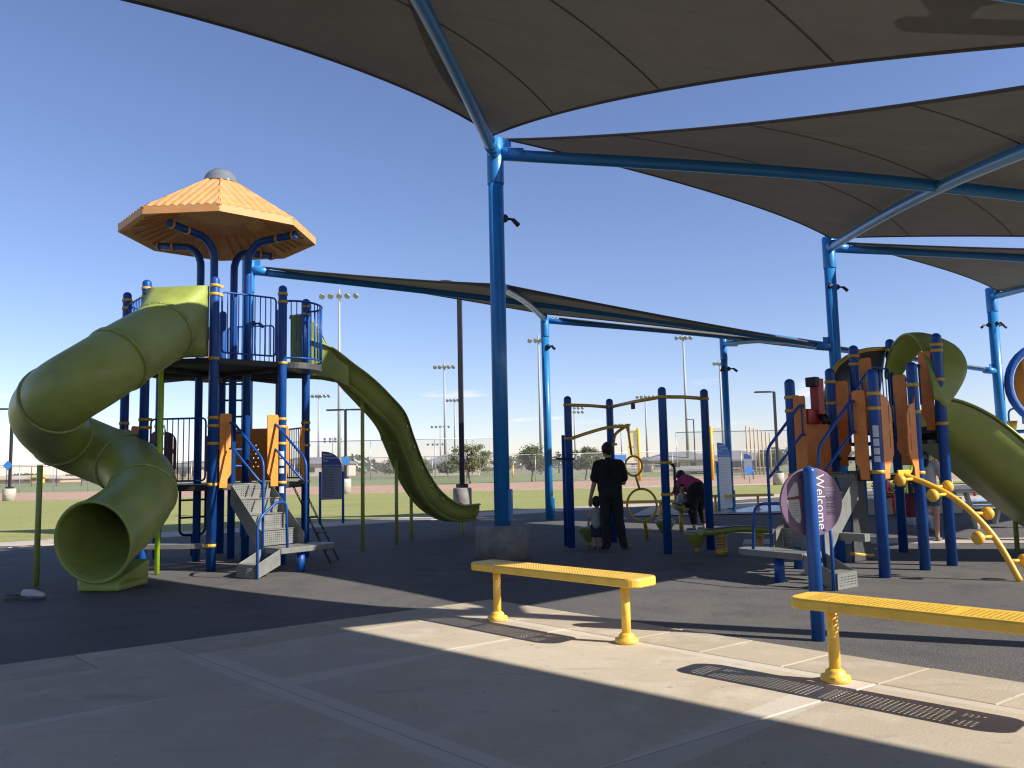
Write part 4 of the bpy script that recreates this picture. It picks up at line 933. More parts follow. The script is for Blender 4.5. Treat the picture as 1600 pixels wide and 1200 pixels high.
# net climber with yellow frame at the back
ba, bb_ = R4 - v_ * 0.05, R5 - v_ * 0.05
fr = [R2 - v_ * 0.1 + V(0, 0, 2.25), R2 - v_ * 0.14 + u_ * 0.2 + V(0, 0, 2.55), R4 - v_ * 0.2 + V(0, 0, 2.85), R4.lerp(R5, 0.5) - v_ * 0.15 + V(0, 0, 3.05), R5 - v_ * 0.08 + V(0, 0, 3.12)]
fr = smooth_path(fr, 5)
obj('climber_frame', MB().tube(fr, 0.032, 10), M['clamp'], rt)
low_ = [V(p.x, p.y, p.z) - v_ * 0.25 - V(0, 0, 1.25) for p in fr]
obj('climber_sheet', MB().add(fr + low_, [(i, i + 1, len(fr) + i + 1, len(fr) + i) for i in range(len(fr) - 1)], True), M['greydk'], rt, solid=0.02)
wb0, wb1 = gp(1322, 884), gp(1345, 878)
wq = (R2 + R4) / 2 - v_ * 0.02
obj('climbing_wall', MB().prism([(0, 0), (0.5, 0), (0.42, 0.6), (0.36, 1.25), (0.0, 1.25), (0.03, 0.6)], R2 + u_ * 0.08 + v_ * 0.12, u_, (0, 0, 1), u_.cross(V(0, 0, 1)), 0.04), M['greydk'], rt, 0.01)
obj('wall_edge', MB().tube(smooth_path([R2 + u_ * 0.6 + v_ * 0.1 + V(0, 0, 0.05), R2 + u_ * 0.53 + v_ * 0.1 + V(0, 0, 0.5), R2 + u_ * 0.47 + v_ * 0.1 + V(0, 0, 1.0), R2 + u_ * 0.45 + v_ * 0.1 + V(0, 0, 1.3)], 5), 0.03, 10), M['clamp'], rt)
obj('wall_sill', MB().tube([R2 + u_ * 0.05 + v_ * 0.14 + V(0, 0, 0.12), R2 + u_ * 0.6 + v_ * 0.14 + V(0, 0, 0.05)], 0.028, 10), M['clamp'], rt)
# pod climber
cs0 = R3.lerp(R6, 0.5) + v_ * 0.06 + V(0, 0, Z1 - 0.02); ce = gp(1594, 908)
cp = smooth_path([cs0, cs0.lerp(ce, 0.24) + V(0, 0, 0.17), cs0.lerp(ce, 0.52) + V(0, 0, 0.3), cs0.lerp(ce, 0.8) + V(0, 0, 0.25), ce], 8)
pc = obj('pod_climber', MB().tube(cp, 0.036, 12), M['yellow'], rt)
obj('mount_plate', MB().box(cs0 + V(0, 0, 0.03), (0.3, 0.03, 0.07), u_, v_, (0, 0, 1)), M['yellow'], pc, 0.01)
for k, f_ in enumerate((0.14, 0.31, 0.43, 0.60, 0.76, 0.9)):
    p = cp[int(f_ * (len(cp) - 1))]; t_ = (ce - cs0); t_.z = 0; t_.normalize(); s_ = V(-0.97, -0.24, 0) * (1 if k % 2 == 0 else -1)
    e_ = p + s_ * 0.2 + V(0, 0, -0.01); st_ = obj('pod_stem', MB().cyl(p, e_, 0.02, n=10), M['yellow'], pc)
    obj('pod', MB().lathe(e_, [(0.025, -0.05), (0.055, -0.035), (0.078, 0.0), (0.077, 0.03), (0.056, 0.058), (0.02, 0.07)], 16, axis=s_), M['yellow'], st_)
# double slide and hood
sv = V((R5 - R7).y, -(R5 - R7).x, 0).normalized(); sm = (R7 + R5) / 2; hwid = (R5 - R7).length / 2 - 0.06
sp_ = [sm - sv * 0.05 + V(0, 0, Z2), sm + sv * 0.15 + V(0, 0, Z2 - 0.02), sm + sv * 0.5 + V(0, 0, Z2 - 0.22), sm + sv * 1.0 + V(0, 0, Z2 - 0.68), sm + sv * 1.7 + V(0, 0, Z2 - 1.28), sm + sv * 2.2 + V(0, 0, 0.33), sm + sv * 2.8 + V(0, 0, 0.27)]
sv_path = smooth_path(sp_, 7)
sl2 = obj('slide', MB().sweep(smooth_path(sp_, 7), uslide_prof(hwid, 0.36, 0.04)), M['lime'], rt, solid=0.025)
obj('slide_divider', MB().sweep(smooth_path([p + V(0, 0, 0.02) for p in sp_[1:]], 7), [(-0.04, 0), (-0.03, 0.16), (0.03, 0.16), (0.04, 0)]), M['lime'], sl2)
obj('support_pole', MB().cyl(V(*gp(1590, 862).xy, 0), V(*gp(1590, 862).xy, 0.75), 0.034, n=12), M['lime'], sl2)
obj('slide_belly', MB().sweep(sv_path[4:], [(-hwid - 0.03, 0.33), (-hwid - 0.02, 0.02), (-hwid * 0.72, -0.2), (hwid * 0.72, -0.2), (hwid + 0.02, 0.02), (hwid + 0.03, 0.33)]), M['lime'], sl2)
ew = hwid + 0.06
def hoodring(x, dz, sh):
    pts = [(-ew, 2.62), (-ew * 0.9, 2.86), (-ew * 0.6, 3.06), (-ew * 0.2, 3.19), (ew * 0.25, 3.2), (ew * 0.65, 3.04), (ew * 0.95, 2.72), (ew * 1.06, 2.4), (ew * 1.08, 2.16)]
    oute = (0.05, 0.15, 0.25, 0.3, 0.36, 0.42, 0.44, 0.22, 0.02)
    return [sm + sv * (-0.12 + (oute[i_] + 0.12) * x) - (R5 - R7).normalized() * a_ + V(0, 0, z - dz) for i_, (a_, z) in enumerate(pts)]
rgs = [hoodring(0.0, 0.0, 0), hoodring(0.35, -0.02, 0.0), hoodring(0.7, 0.03, 0), hoodring(1.0, 0.12, 0)]
vs = [q for r_ in rgs for q in r_]; nh = len(rgs[0])
obj('slide_hood', MB().add(vs, [(i * nh + k, i * nh + k + 1, (i + 1) * nh + k + 1, (i + 1) * nh + k) for i in range(3) for k in range(nh - 1)], True), M['lime'], sl2, solid=0.03, subd=2)
for z, h_ in ((1.55, 0.14), (1.44, 0.09), (1.34, 0.08), (1.22 + 0.03, 0.07)):
    q = R3; d = (V(0, 0, 0) - V(q.x, q.y, 0)).normalized(); s_ = d.cross(V(0, 0, 1)); mb = MB(); z += 0.12
    for k in range(6):
        a0, a1 = -0.5 + k / 6, -0.5 + (k + 1) / 6
        f = lambda a_: q + d * (0.0685 * math.cos(a_ * 1.0)) + s_ * (0.0685 * math.sin(a_ * 1.0))
        mb.add([f(a0) + V(0, 0, z), f(a1) + V(0, 0, z), f(a1) + V(0, 0, z + h_), f(a0) + V(0, 0, z + h_)], [(0, 1, 2, 3)])
    obj('label_plate', mb, M['plate'], rt)

# ------------------------------------------------------------------ overhead frame with ring climber
O1, O3, O4 = gp(893, 855), gp(1044, 865), gp(1110.7, 858); O2 = V(1.80, 15.35, 0)
of = thing('overhead_frame', 'four dark blue posts joined by yellow overhead bars with hanging yellow rings', 'climbing frame', (O1 + O4) / 2)
for p in (O1, O2, O3, O4): post(of, p, 2.63)
zt = 2.47
for a_, b_ in ((O1, O2), (O2, O3), (O3, O4)):
    d = (b_ - a_).normalized()
    obj('overhead_bar', MB().tube([a_ + d * 0.03 + V(0, 0, zt), a_.lerp(b_, 0.5) + V(0, 0, zt + 0.01), b_ - d * 0.03 + V(0, 0, zt)], 0.03, 10), M['clamp'], of)
    clamp(of, a_, zt, d); clamp(of, b_, zt - 0.005, -d)
q = at(989, 634, O2.lerp(O3, 0.45).y); obj('hanger_bracket', MB().box(V(q.x, q.y, zt - 0.06), (0.07, 0.05, 0.1)), M['greydk'], of, 0.01)
tip = at(981, 666, 15.35)
arm1 = smooth_path([O1 + V(0.05, 0, 1.88), at(920, 676, 14.8), at(950, 668, 15.1), tip], 6); obj('arched_arm', MB().tube(arm1, 0.03, 10), M['clamp'], of)
arm2 = smooth_path([O2 + V(0.05, 0, 1.78), at(962, 678, 15.35), tip - V(0.03, 0, 0.0)], 6); obj('arched_arm', MB().tube(arm2, 0.028, 10), M['clamp'], of)
obj('arm_joint', MB().box(tip - V(0, 0, 0.02), (0.06, 0.06, 0.13)), M['clamp'], of, 0.01)
clamp(of, O2, 1.78, V(1, -0.2, 0)); clamp(of, O1, 1.88, V(1, 0.3, 0))
r1c, r2c, rb = at(990, 728, 15.4), at(1003, 789, 15.4), gp(1012, 842)
rings = obj('ring_rod', MB().cyl(tip - V(0, 0, 0.05), r1c + V(-0.03, 0, 0.2), 0.022, n=10), M['yellow'], of)
def ringtube(c, rx, rz, d): return [c + d * (rx * math.cos(g)) + V(0, 0, rz * math.sin(g)) for g in [2 * math.pi * k / 32 for k in range(32)]]
dd = V(0.97, -0.22, 0).normalized()
obj('small_ring', MB().tube(ringtube(r1c, 0.155, 0.18, dd), 0.02, 10, closed=True), M['yellow'], rings)
obj('ring_rod', MB().cyl(r1c + V(0.03, 0, -0.18), r2c + V(-0.03, 0, 0.28), 0.022, n=10), M['yellow'], rings)
obj('large_ring', MB().tube(ringtube(r2c, 0.27, 0.295, dd), 0.022, 10, closed=True), M['yellow'], rings)
obj('ring_foot', MB().tube([r2c + V(0.03, 0, -0.29), r2c.lerp(rb, 0.52), V(rb.x, rb.y, 0)], [0.02, 0.033, 0.04], 12), M['yellow'], rings)
q = O1 + V(-0.08, 0.25, 0); obj('side_pole', MB().cyl(q, q + V(0, 0, 1.95), 0.03, n=12), M['blue'], of)
obj('side_ring', MB().tube([O1 + V(-0.22, 0.05, 1.53), O1 + V(0, -0.08, 1.53), O1 + V(0.09, 0.02, 1.52)], 0.018, 8), M['black'], of)
hd = V(1, -0.1, 0).normalized()
obj('grab_loop', MB().tube(round_path([O3 + hd * 0.06 + V(0, 0, 1.42), O3 + hd * 0.15 + V(0, 0, 1.38), O3 + hd * 0.15 + V(0, 0, 0.96), O3 + hd * 0.06 + V(0, 0, 0.92)], 0.08, 5), 0.02, 10), M['black'], of)
for z in (0.92, 1.42): clamp(of, O3, z, hd)
# stepping pods
gpod = 'green funnel shaped stepping pods'
def pod(p, h, label, r=0.19):
    t = thing('stepping_pod', label, 'stepping pod', p, gpod)
    obj('funnel', MB().lathe(p, [(0.045, h - 0.26), (0.07, h - 0.25), (r - 0.01, h - 0.06), (r, h - 0.04), (r, h - 0.012)], 22), M['lime'], t)
    obj('top_mat', MB().lathe(p, [(r * 0.98, h - 0.014), (r * 0.97, h), (r * 0.9, h + 0.004)], 22), M['grey'], t)
    obj('stem', MB().cyl(p, p + V(0, 0, h - 0.24), 0.03, n=12), M['clamp'], t)
pod(gp(921, 853), 0.33, 'green funnel stepping pod left of the man in black')
pod(gp(1040, 842), 0.35, 'green funnel stepping pod half hidden by the middle blue post')
pod(gp(1089, 863), 0.33, 'green funnel stepping pod nearest the spring beam')
pod(gp(953, 838), 0.42, 'green stepping pod mostly hidden behind the man in black')
# tilted green seat on a yellow stem
p = gp(1065, 829); t = thing('spinner_seat', 'tilted green seat on a yellow stem holding a child', 'spinner seat', p)
obj('stem', MB().cyl(p, p + V(0, 0, 0.44), 0.045, n=14), M['clamp'], t)
obj('seat', MB().lathe(p + V(0.03, 0, 0.44), [(0.05, -0.06), (0.16, -0.04), (0.24, 0.03), (0.25, 0.08), (0.2, 0.06), (0.05, 0.0)], 20, axis=(0.28, -0.1, 1)), M['lime'], t)
# balance beam on springs
p = gp(1128, 866); q2 = gp(1186, 864); bd_ = (q2 - p).normalized()
t = thing('spring_beam', 'green wavy balance beam on two brown coil springs', 'balance beam', p)
path = [p + bd_ * x + V(0, 0, 0.345 + 0.018 * math.sin(x * 5.5)) for x in [-0.33 + 0.06 * k for k in range(19)]]
prof = [(-0.14, 0.0), (-0.15, 0.03), (-0.13, 0.055), (0.13, 0.055), (0.15, 0.03), (0.14, 0.0), (0.08, -0.03), (-0.08, -0.03)]
mb = MB().sweep(path, prof, closedprof=True); n_ = len(prof); L_ = len(path)
mb.f.append(tuple(range(n_))); mb.sm.append(False); mb.f.append(tuple((L_ - 1) * n_ + k for k in reversed(range(n_)))); mb.sm.append(False)
obj('beam', mb, M['lime'], t)
obj('top_mat', MB().sweep([q + V(0, 0, 0.001) for q in path[1:-1]], [(-0.12, 0.057), (0.12, 0.057)]), M['greydk'], t, solid=0.006)
for c_ in (p, q2):
    coil = [c_ + V(0.075 * math.cos(a_), 0.075 * math.sin(a_), 0.05 + 0.25 * a_ / (11 * math.pi)) for a_ in [k * math.pi / 8 for k in range(89)]]
    obj('spring', MB().tube(coil, 0.0125, 7), M['clamp'], t); obj('spring_cup', MB().cyl(c_ + V(0, 0, 0.28), c_ + V(0, 0, 0.33), 0.08, n=16), M['clamp'], t)
    obj('spring_base', MB().cyl(c_, c_ + V(0, 0, 0.07), 0.085, n=16), M['clamp'], t)

# ------------------------------------------------------------------ signs
def lines(parent, o, ex, ey, n_, x0, y0, dy, wmin, wmax, h, m, name='print_line', seed=1):
    """fine print too small to read: rows of short dashes, one mesh per row"""
    r_ = random.Random(seed); nn = Vector(ex).cross(Vector(ey))
    for i in range(n_):
        x = x0; xe = x0 + r_.uniform(wmin, wmax); mb = MB()
        while x < xe:
            w_ = min(r_.uniform(0.012, 0.045), xe - x + 0.004); c_ = o + ex * (x + w_ / 2) + ey * (y0 - dy * i); mb.box(c_, (w_, h, 0.0006), ex, ey, nn); x += w_ + h * 0.7
        ob = obj(name, mb, m, parent); ob['kind'] = 'stuff'
p = gp(1279, 1000); t = thing('welcome_sign', 'mauve disc welcome sign on a blue post beside the near bench', 'sign', p)
post(t, p, 1.36, 0.052)
f = (V(0, 0, 0) - V(p.x, p.y, 0)).normalized(); ex = V(-f.y, f.x, 0)
# the disc stands behind the post, turned a little to the left of the viewer
ex = (V(1, 0.22, 0)).normalized(); nn = ex.cross(V(0, 0, 1)); dc = p + V(0, 0, 1.07) + nn * -0.02 + ex * 0.045
lean = V(0.0, 0, 1)
loopd = arc((0, 0), 0.272, 0, 2 * math.pi, 56)[:-1]
dx_, dz_ = ex, V(0, 0, 1)
disc = place('sign_disc', curve_mesh([loopd], 0.022, 0.004), M['purple'], dc - nn * 0.05, dx_, dz_, nn, t)
o_ = dc - nn * 0.05 + nn * 0.0125
wl = place('welcome_text', text_mesh('Welcome', 0.112, 0.0004, 'CENTER'), M['white'], o_ + dx_ * 0.045 + dz_ * -0.0, -dz_, dx_, nn, disc)
lg = [[(-0.215, 0.04), (-0.19, 0.1), (-0.15, 0.155), (-0.125, 0.165), (-0.115, 0.12), (-0.112, 0.055)], [(-0.218, 0.02), (-0.112, 0.025), (-0.1, -0.12), (-0.115, -0.165), (-0.14, -0.155), (-0.18, -0.11), (-0.21, -0.05)]]
for L_ in lg: place('notice_field', curve_mesh([L_], 0.0016, 0.0002), M['lightgrey'], o_, dx_, dz_, nn, disc)
place('notice_band', curve_mesh([[(-0.213, 0.022), (-0.213, 0.042), (-0.113, 0.052), (-0.113, 0.03)]], 0.0022, 0.0002), M['redbrown'], o_, dx_, dz_, nn, disc)
lines(disc, o_ + nn * 0.0014, dx_, dz_, 11, -0.205, 0.005, 0.0135, 0.05, 0.085, 0.0025, M['dkprint'], seed=3)
for s_, (tx, ty) in (('landscape', (0.155, 0.105)), ('structures', (0.155, 0.088)), ('playlsi.com', (0.163, 0.062))):
    place('maker_text', text_mesh(s_, 0.02 if ty > 0.07 else 0.013, 0.0003), M['lightgrey'], o_ + dx_ * (tx - 0.03) + dz_ * ty, dx_, dz_, nn, disc)
for k_, (y_, n_) in enumerate(((0.035, 3), (-0.015, 4), (-0.075, 3))): lines(disc, o_ + nn * 0.0004, dx_, dz_, n_, 0.13, y_, 0.0125, 0.06, 0.09, 0.005, M['dkprint'], seed=10 + k_)
for (x, y) in ((-0.085, 0.2), (0.05, 0.235), (-0.055, -0.215), (0.1, -0.225)): obj('bolt', MB().lathe(o_ + dx_ * x + dz_ * y, [(0.009, -0.001), (0.009, 0.003), (0.005, 0.005)], 10, axis=nn), M['dkprint'], disc)
# park rules board
def rules_board(pl, pr, ztop, label, bluem, bodym, txt=True, zb=0.65, light=None):
    c = (pl + pr) / 2; t = thing('rules_board', label, 'sign', c); d = (pr - pl); w_ = d.length - 0.09; d.normalize(); nn = d.cross(V(0, 0, 1))
    for q in (pl, pr): inst('post', cylmesh(0.035, ztop * 0.72, M['blue'] if light is None else M['sail_blue'], 12), q, t)
    o = c - d * w_ / 2
    hb = ztop - 0.42
    place('board', curve_mesh([[(0, zb), (w_, zb), (w_, hb), (0, hb)]], 0.03), M[bodym], o, d, (0, 0, 1), nn, t)
    hd_ = [(0, hb + 0.002), (w_, hb + 0.002)] + [(w_ * math.cos(a_) ** 0.9, hb + 0.42 * math.sin(a_)) for a_ in [k * math.pi / 22 for k in range(1, 11)]] + [(0, ztop)]
    h_ = place('header', curve_mesh([hd_], 0.03), M[bluem], o, d, (0, 0, 1), nn, t)
    if txt:
        oo = o + nn * 0.0165
        for s_, y_, z_ in (('Pioneer', hb + 0.31, 0.085), ('Community', hb + 0.23, 0.085), ('Park', hb + 0.15, 0.085), ('General Park Rules', hb + 0.03, 0.062)):
            place('text', text_mesh(s_, z_, 0.0004), M['white'], oo + d * 0.025 + V(0, 0, y_), d, (0, 0, 1), nn, h_)
        lines(t, oo, d, V(0, 0, 1), 18, 0.03, hb - 0.06, (hb - zb - 0.1) / 18, w_ * 0.5, w_ * 0.85, 0.012, M['dkprint'] if bodym != 'white' else M['lightgrey'], seed=5)
    return t
M['white_board'] = M['white']
rules_board(gp(500, 820), gp(536, 818), 1.92, 'grey park rules board with navy header behind the chain ladder', 'signblue', 'signgrey')
q = gp(1124, 800); rules_board(q, q + V(0.5, 0.35, 0), 1.98, 'sunlit white notice board with azure header next to the slim blue column', 'signbluelt', 'white', True, 0.1, True)
q = gp(1163, 749); rules_board(q, q + V(0.75, 0, 0), 2.1, 'distant grey board with navy header on the gravel beyond the lawn', 'signblue', 'signgrey', False, 0.8)
def diamond(p, z, label, r=0.32, stake=True):
    t = thing('diamond_marker', label, 'sign', p, 'small blue diamond markers')
    obj('plate', MB().prism([(-r, 0), (0, -r), (r, 0), (0, r)], p + V(0, -0.12, z), (1, 0, 0), (0, 0, 1), (0, -1, 0), 0.02), M['signbluelt'], t)
    if stake: obj('stake', MB().cyl(p + V(0, -0.1, 0), p + V(0, -0.1, z), 0.03, n=8), M['polegrey'], t)
diamond(gp(1171, 755), 0.85, 'blue diamond marker on a short stake right of the far navy board')

# ------------------------------------------------------------------ lamps of the park
gl = 'dark path lamps on concrete bases'
def path_lamp(p, h, label, base=0.84, br=0.27, arms=((-1, 0),), disc=False, pier='pier'):
    t = thing('path_lamp', label, 'street lamp', p, gl)
    obj('concrete_base', MB().lathe(p, [(br, 0), (br, base - 0.03), (br - 0.03, base)], 24), M[pier], t)
    obj('base_plate', MB().box(p + V(0, 0, base + 0.06), (0.34, 0.34, 0.1)), M['poledark'], t, 0.01)
    obj('pole', MB().box(p + V(0, 0, (base + h) / 2), (0.15, 0.15, h - base)), M['poledark'], t, 0.02)
    for (dx, dy) in arms:
        d = V(dx, dy, 0).normalized()
        if disc:
            lm = obj('lamp_head', MB().lathe(p + d * 0.42 + V(0, 0, h + 0.02), [(0.02, -0.04), (0.24, -0.045), (0.27, -0.01), (0.2, 0.05), (0.06, 0.085)], 22), M['poledark'], t)
            obj('lens', MB().lathe(p + d * 0.42 + V(0, 0, h + 0.02), [(0.2, -0.06), (0.21, -0.046)], 20), M['plate'], lm)
            obj('lamp_arm', MB().cyl(p + V(0, 0, h), p + d * 0.25 + V(0, 0, h + 0.02), 0.03, n=8), M['poledark'], t)
        else:
            obj('lamp_head', MB().box(p + d * 0.75 + V(0, 0, h), (0.85, 0.36, 0.09), d, d.cross(V(0, 0, 1)), (0, 0, 1)), M['poledark'], t, 0.03)
            obj('lamp_arm', MB().cyl(p + V(0, 0, h), p + d * 0.4 + V(0, 0, h), 0.05, n=8), M['poledark'], t)
    return t
path_lamp(gp(723, 808), 6.85, 'tall black path lamp on a grey concrete base behind the wave slide end', disc=True)
path_lamp(gp(540, 772), 5.1, 'black path lamp with two arms behind the park rules board', 0.92, 0.33, ((-1, 0.1), (1, 0.1)), pier='pierlt')
path_lamp(gp(14, 783), 5.6, 'black path lamp at the left edge behind the spiral slide', 0.75, 0.36, ((-1, 0), (1, 0)), pier='pierlt')
path_lamp(gp(1217, 758), 5.6, 'black path lamp with one arm beyond the lawn on the right', 0.72, 0.33, ((-1, 0),), pier='pierlt')
diamond(V(gp(14, 783).x - 0.02, gp(14, 783).y - 0.1, 0), 2.15, 'blue diamond marker fixed to the lamp at the left edge', 0.3, False)
diamond(V(gp(540, 772).x + 0.05, gp(540, 772).y - 0.1, 0), 2.0, 'blue diamond marker fixed to the two armed lamp', 0.3, False)
path_lamp(at(1087, 737, 125) - V(0, 0, at(1087, 737, 125).z), 8.0, 'distant slim path lamp right of the bending woman', 0.5, 0.3, ((-1, 0),))

gf = 'tall ball field floodlight masts'
def mast(px, py, D, h, n_, label, spread=5.0, lamp=0.55, rows=1):
    q = at(px, py, D); p = V(q.x, q.y, 0); h = q.z
    t = thing('floodlight_mast', label, 'floodlight', p, gf); s_ = max(1.0, D / 110)
    obj('mast', MB().cyl(p, p + V(0, 0, h), 0.27 * s_ ** 0.5, 0.13 * s_ ** 0.5, 10), M['polegrey'], t)
    for r_ in range(rows):
        zz = h - 0.6 - r_ * 1.6
        obj('crossarm', MB().box(p + V(0, 0, zz), (spread, 0.1, 0.1)), M['polegrey'], t)
        for k in range(n_):
            x = -spread / 2 + spread * k / (n_ - 1)
            c_ = p + V(x, -0.2, zz - 0.35)
            obj('floodlight', MB().lathe(c_, [(0.12, 0.5 * lamp), (lamp * 0.6, 0.35 * lamp), (lamp * 0.78, -0.1 * lamp), (lamp * 0.8, -0.35 * lamp)], 10, axis=(0.3 * (1 if x > 0 else -1), 0.8, 0.75)), M['galv'], t)
    return t
mast(530, 452, 110, 25, 5, 'nearest floodlight mast with five lamps right of the play tower', 4.6, 0.5)
mast(498, 614, 250, 25, 6, 'floodlight mast low behind the tower just left of the tall mast', 6.2, 0.7)
mast(694, 567, 186, 25, 5, 'floodlight mast left of the tall black path lamp', 4.2, 0.6)
mast(710, 621, 275, 25, 5, 'smaller floodlight mast almost touching the tall black path lamp', 4.8, 0.7)
mast(688, 664, 440, 25, 5, 'very small floodlight mast behind the wave slide', 9, 0.9)
mast(680, 692, 560, 25, 4, 'tiniest floodlight mast left of the wave slide end', 10, 1.1)
mast(520, 683, 520, 25, 4, 'tiny floodlight mast above the park rules board', 10, 1.1, rows=2)
mast(841, 524, 148, 25, 4, 'floodlight mast partly hidden by the slim blue column', 3.2, 0.55)
mast(897, 634, 329, 25, 5, 'distant floodlight mast beside the left post of the overhead frame', 6.5, 0.8, rows=2)
mast(1008, 616, 280, 25, 5, 'distant floodlight mast seen through the overhead frame', 5.6, 0.75)
mast(970, 661, 470, 25, 6, 'tiny floodlight mast between the overhead bars and the hanging rings', 10, 0.9)
mast(1067, 520, 150, 25, 4, 'tall floodlight mast rising behind the overhead frame on the right', 2.6, 0.5)
mast(1124, 562, 190, 25, 4, 'floodlight mast left of the slim bright blue column', 2.6, 0.55)

# ------------------------------------------------------------------ ball field: fences, foul poles, buildings
def mesh_mat(name, col, a):
    m = bpy.data.materials.new(name); m.use_nodes = True; nt = m.node_tree; out = nt.nodes['Material Output']; b = nt.nodes['Principled BSDF']
    b.inputs['Base Color'].default_value = (*col, 1); b.inputs['Roughness'].default_value = 0.6
    tr = nt.nodes.new('ShaderNodeBsdfTransparent'); ms = nt.nodes.new('ShaderNodeMixShader')
    g = nt.nodes.new('ShaderNodeNewGeometry'); n = nt.nodes.new('ShaderNodeTexNoise'); n.inputs['Scale'].default_value = 0.8
    nt.links.new(g.outputs['Position'], n.inputs['Vector']); mr = nt.nodes.new('ShaderNodeMapRange'); mr.inputs[3].default_value = a * 0.6; mr.inputs[4].default_value = a * 1.4
    nt.links.new(n.outputs[0], mr.inputs[0]); nt.links.new(mr.outputs[0], ms.inputs[0]); nt.links.new(tr.outputs[0], ms.inputs[1]); nt.links.new(b.outputs[0], ms.inputs[2]); nt.links.new(ms.outputs[0], out.inputs[0])
    return m
M['wire'] = mesh_mat('chain_link', (0.4, 0.4, 0.39), 0.13); M['netdark'] = mesh_mat('dark_netting', (0.1, 0.11, 0.12), 0.13); M['foulmesh'] = mesh_mat('foul_screen', (0.75, 0.66, 0.25), 0.5)
def fence(x0, x1, y, h, step, label, m='wire', pm='polegrey', pr=0.034, rail=True, y1=None):
    y1 = y if y1 is None else y1; c = V((x0 + x1) / 2, (y + y1) / 2, 0); t = thing('chain_link_fence', label, 'fence', c)
    n_ = int(abs(x1 - x0) / step)
    me = cylmesh(pr, h, M[pm], 8)
    for i in range(n_ + 1): f_ = i / n_; inst('fence_post', me, (x0 + (x1 - x0) * f_, y + (y1 - y) * f_, 0), t)
    obj('wire_mesh', MB().add([V(x0, y, 0.05), V(x1, y1, 0.05), V(x1, y1, h), V(x0, y, h)], [(0, 1, 2, 3)]), M[m], t)
    if rail:
        obj('top_rail', MB().cyl(V(x0, y, h), V(x1, y1, h), pr * 0.75, n=8), M[pm], t)
        if h > 9: obj('middle_rail', MB().cyl(V(x0, y, h * 0.52), V(x1, y1, h * 0.52), pr * 0.5, n=6), M[pm], t)
fence(-62, 34, 77.5, 2.55, 3.1, 'pale chain link fence along the far side of the red gravel', pm='galv')
fence(-34, -2, 118, 5.6, 4.4, 'tall netting fence behind the play tower and wave slide', 'netdark', 'galv', 0.07)
fence(22, 62, 112, 5.6, 4.6, 'tall netting fence on the right behind the notice board', 'netdark', 'galv', 0.07)
fence(-3, 24, 128, 1.3, 2.6, 'low white railed fence across the outfield behind the man', 'wire', 'galv', 0.04)
fence(-78, -34, 122, 3.0, 3.6, 'dark green fence across the field at far left', 'netdark', 'poledark', 0.05)
def foul(px, pyt, pyb, label, side, m):
    p = gp(px, pyb); t = thing('foul_pole', label, 'foul pole', p); h = at(px, pyt, p.y).z
    obj('pole', MB().cyl(p, p + V(0, 0, h), 0.14, n=10), M['yellow'], t)
    obj('screen', MB().box(p + V(side * 0.55, 0.05, h * 0.66), (0.8, 0.02, h * 0.6)), M[m], t)
    for z in (h * 0.37, h * 0.66, h * 0.95): obj('screen_bar', MB().box(p + V(side * 0.5, 0, z), (0.95, 0.06, 0.06)), M['yellow'], t)
foul(1000, 669, 751, 'yellow foul pole with yellow screen seen through the overhead frame', -1, 'foulmesh')
foul(1114, 666, 750, 'yellow foul pole with pale screen left of the notice board', 1, 'wire')
p = gp(802, 748); tag(obj('marker_pole', MB().cyl(p, p + V(0, 0, 1.7), 0.09, n=10), M['yellow'], loc=p), 'short yellow marker pole right of the large blue column', 'pole')
M['wall_tan'] = mat('tan_stucco', (0.5, 0.36, 0.22), 0.9, 0.1, 0.6); M['wall_cream'] = mat('cream_stucco', (0.55, 0.47, 0.36), 0.9, 0.08, 0.6); M['wall_wood'] = mat('brown_slats', (0.2, 0.12, 0.08), 0.8, 0.15, 0.8)
M['roofgrey'] = mat('grey_roof', (0.23, 0.22, 0.21), 0.8, 0.1, 0.5); M['roofwhite'] = mat('white_roof', (0.6, 0.6, 0.6), 0.7, 0.05, 0.5); M['win'] = mat('dark_glass', (0.03, 0.035, 0.045), 0.15)
M['yellowroof'] = mat('yellow_panel', (0.72, 0.5, 0.06), 0.6, 0.06, 1); M['hill'] = mat('far_hill', (0.3, 0.31, 0.34), 1, 0.1, 0.004); M['dugout'] = mat('dugout_green', (0.03, 0.09, 0.09), 0.7, 0.1, 1)
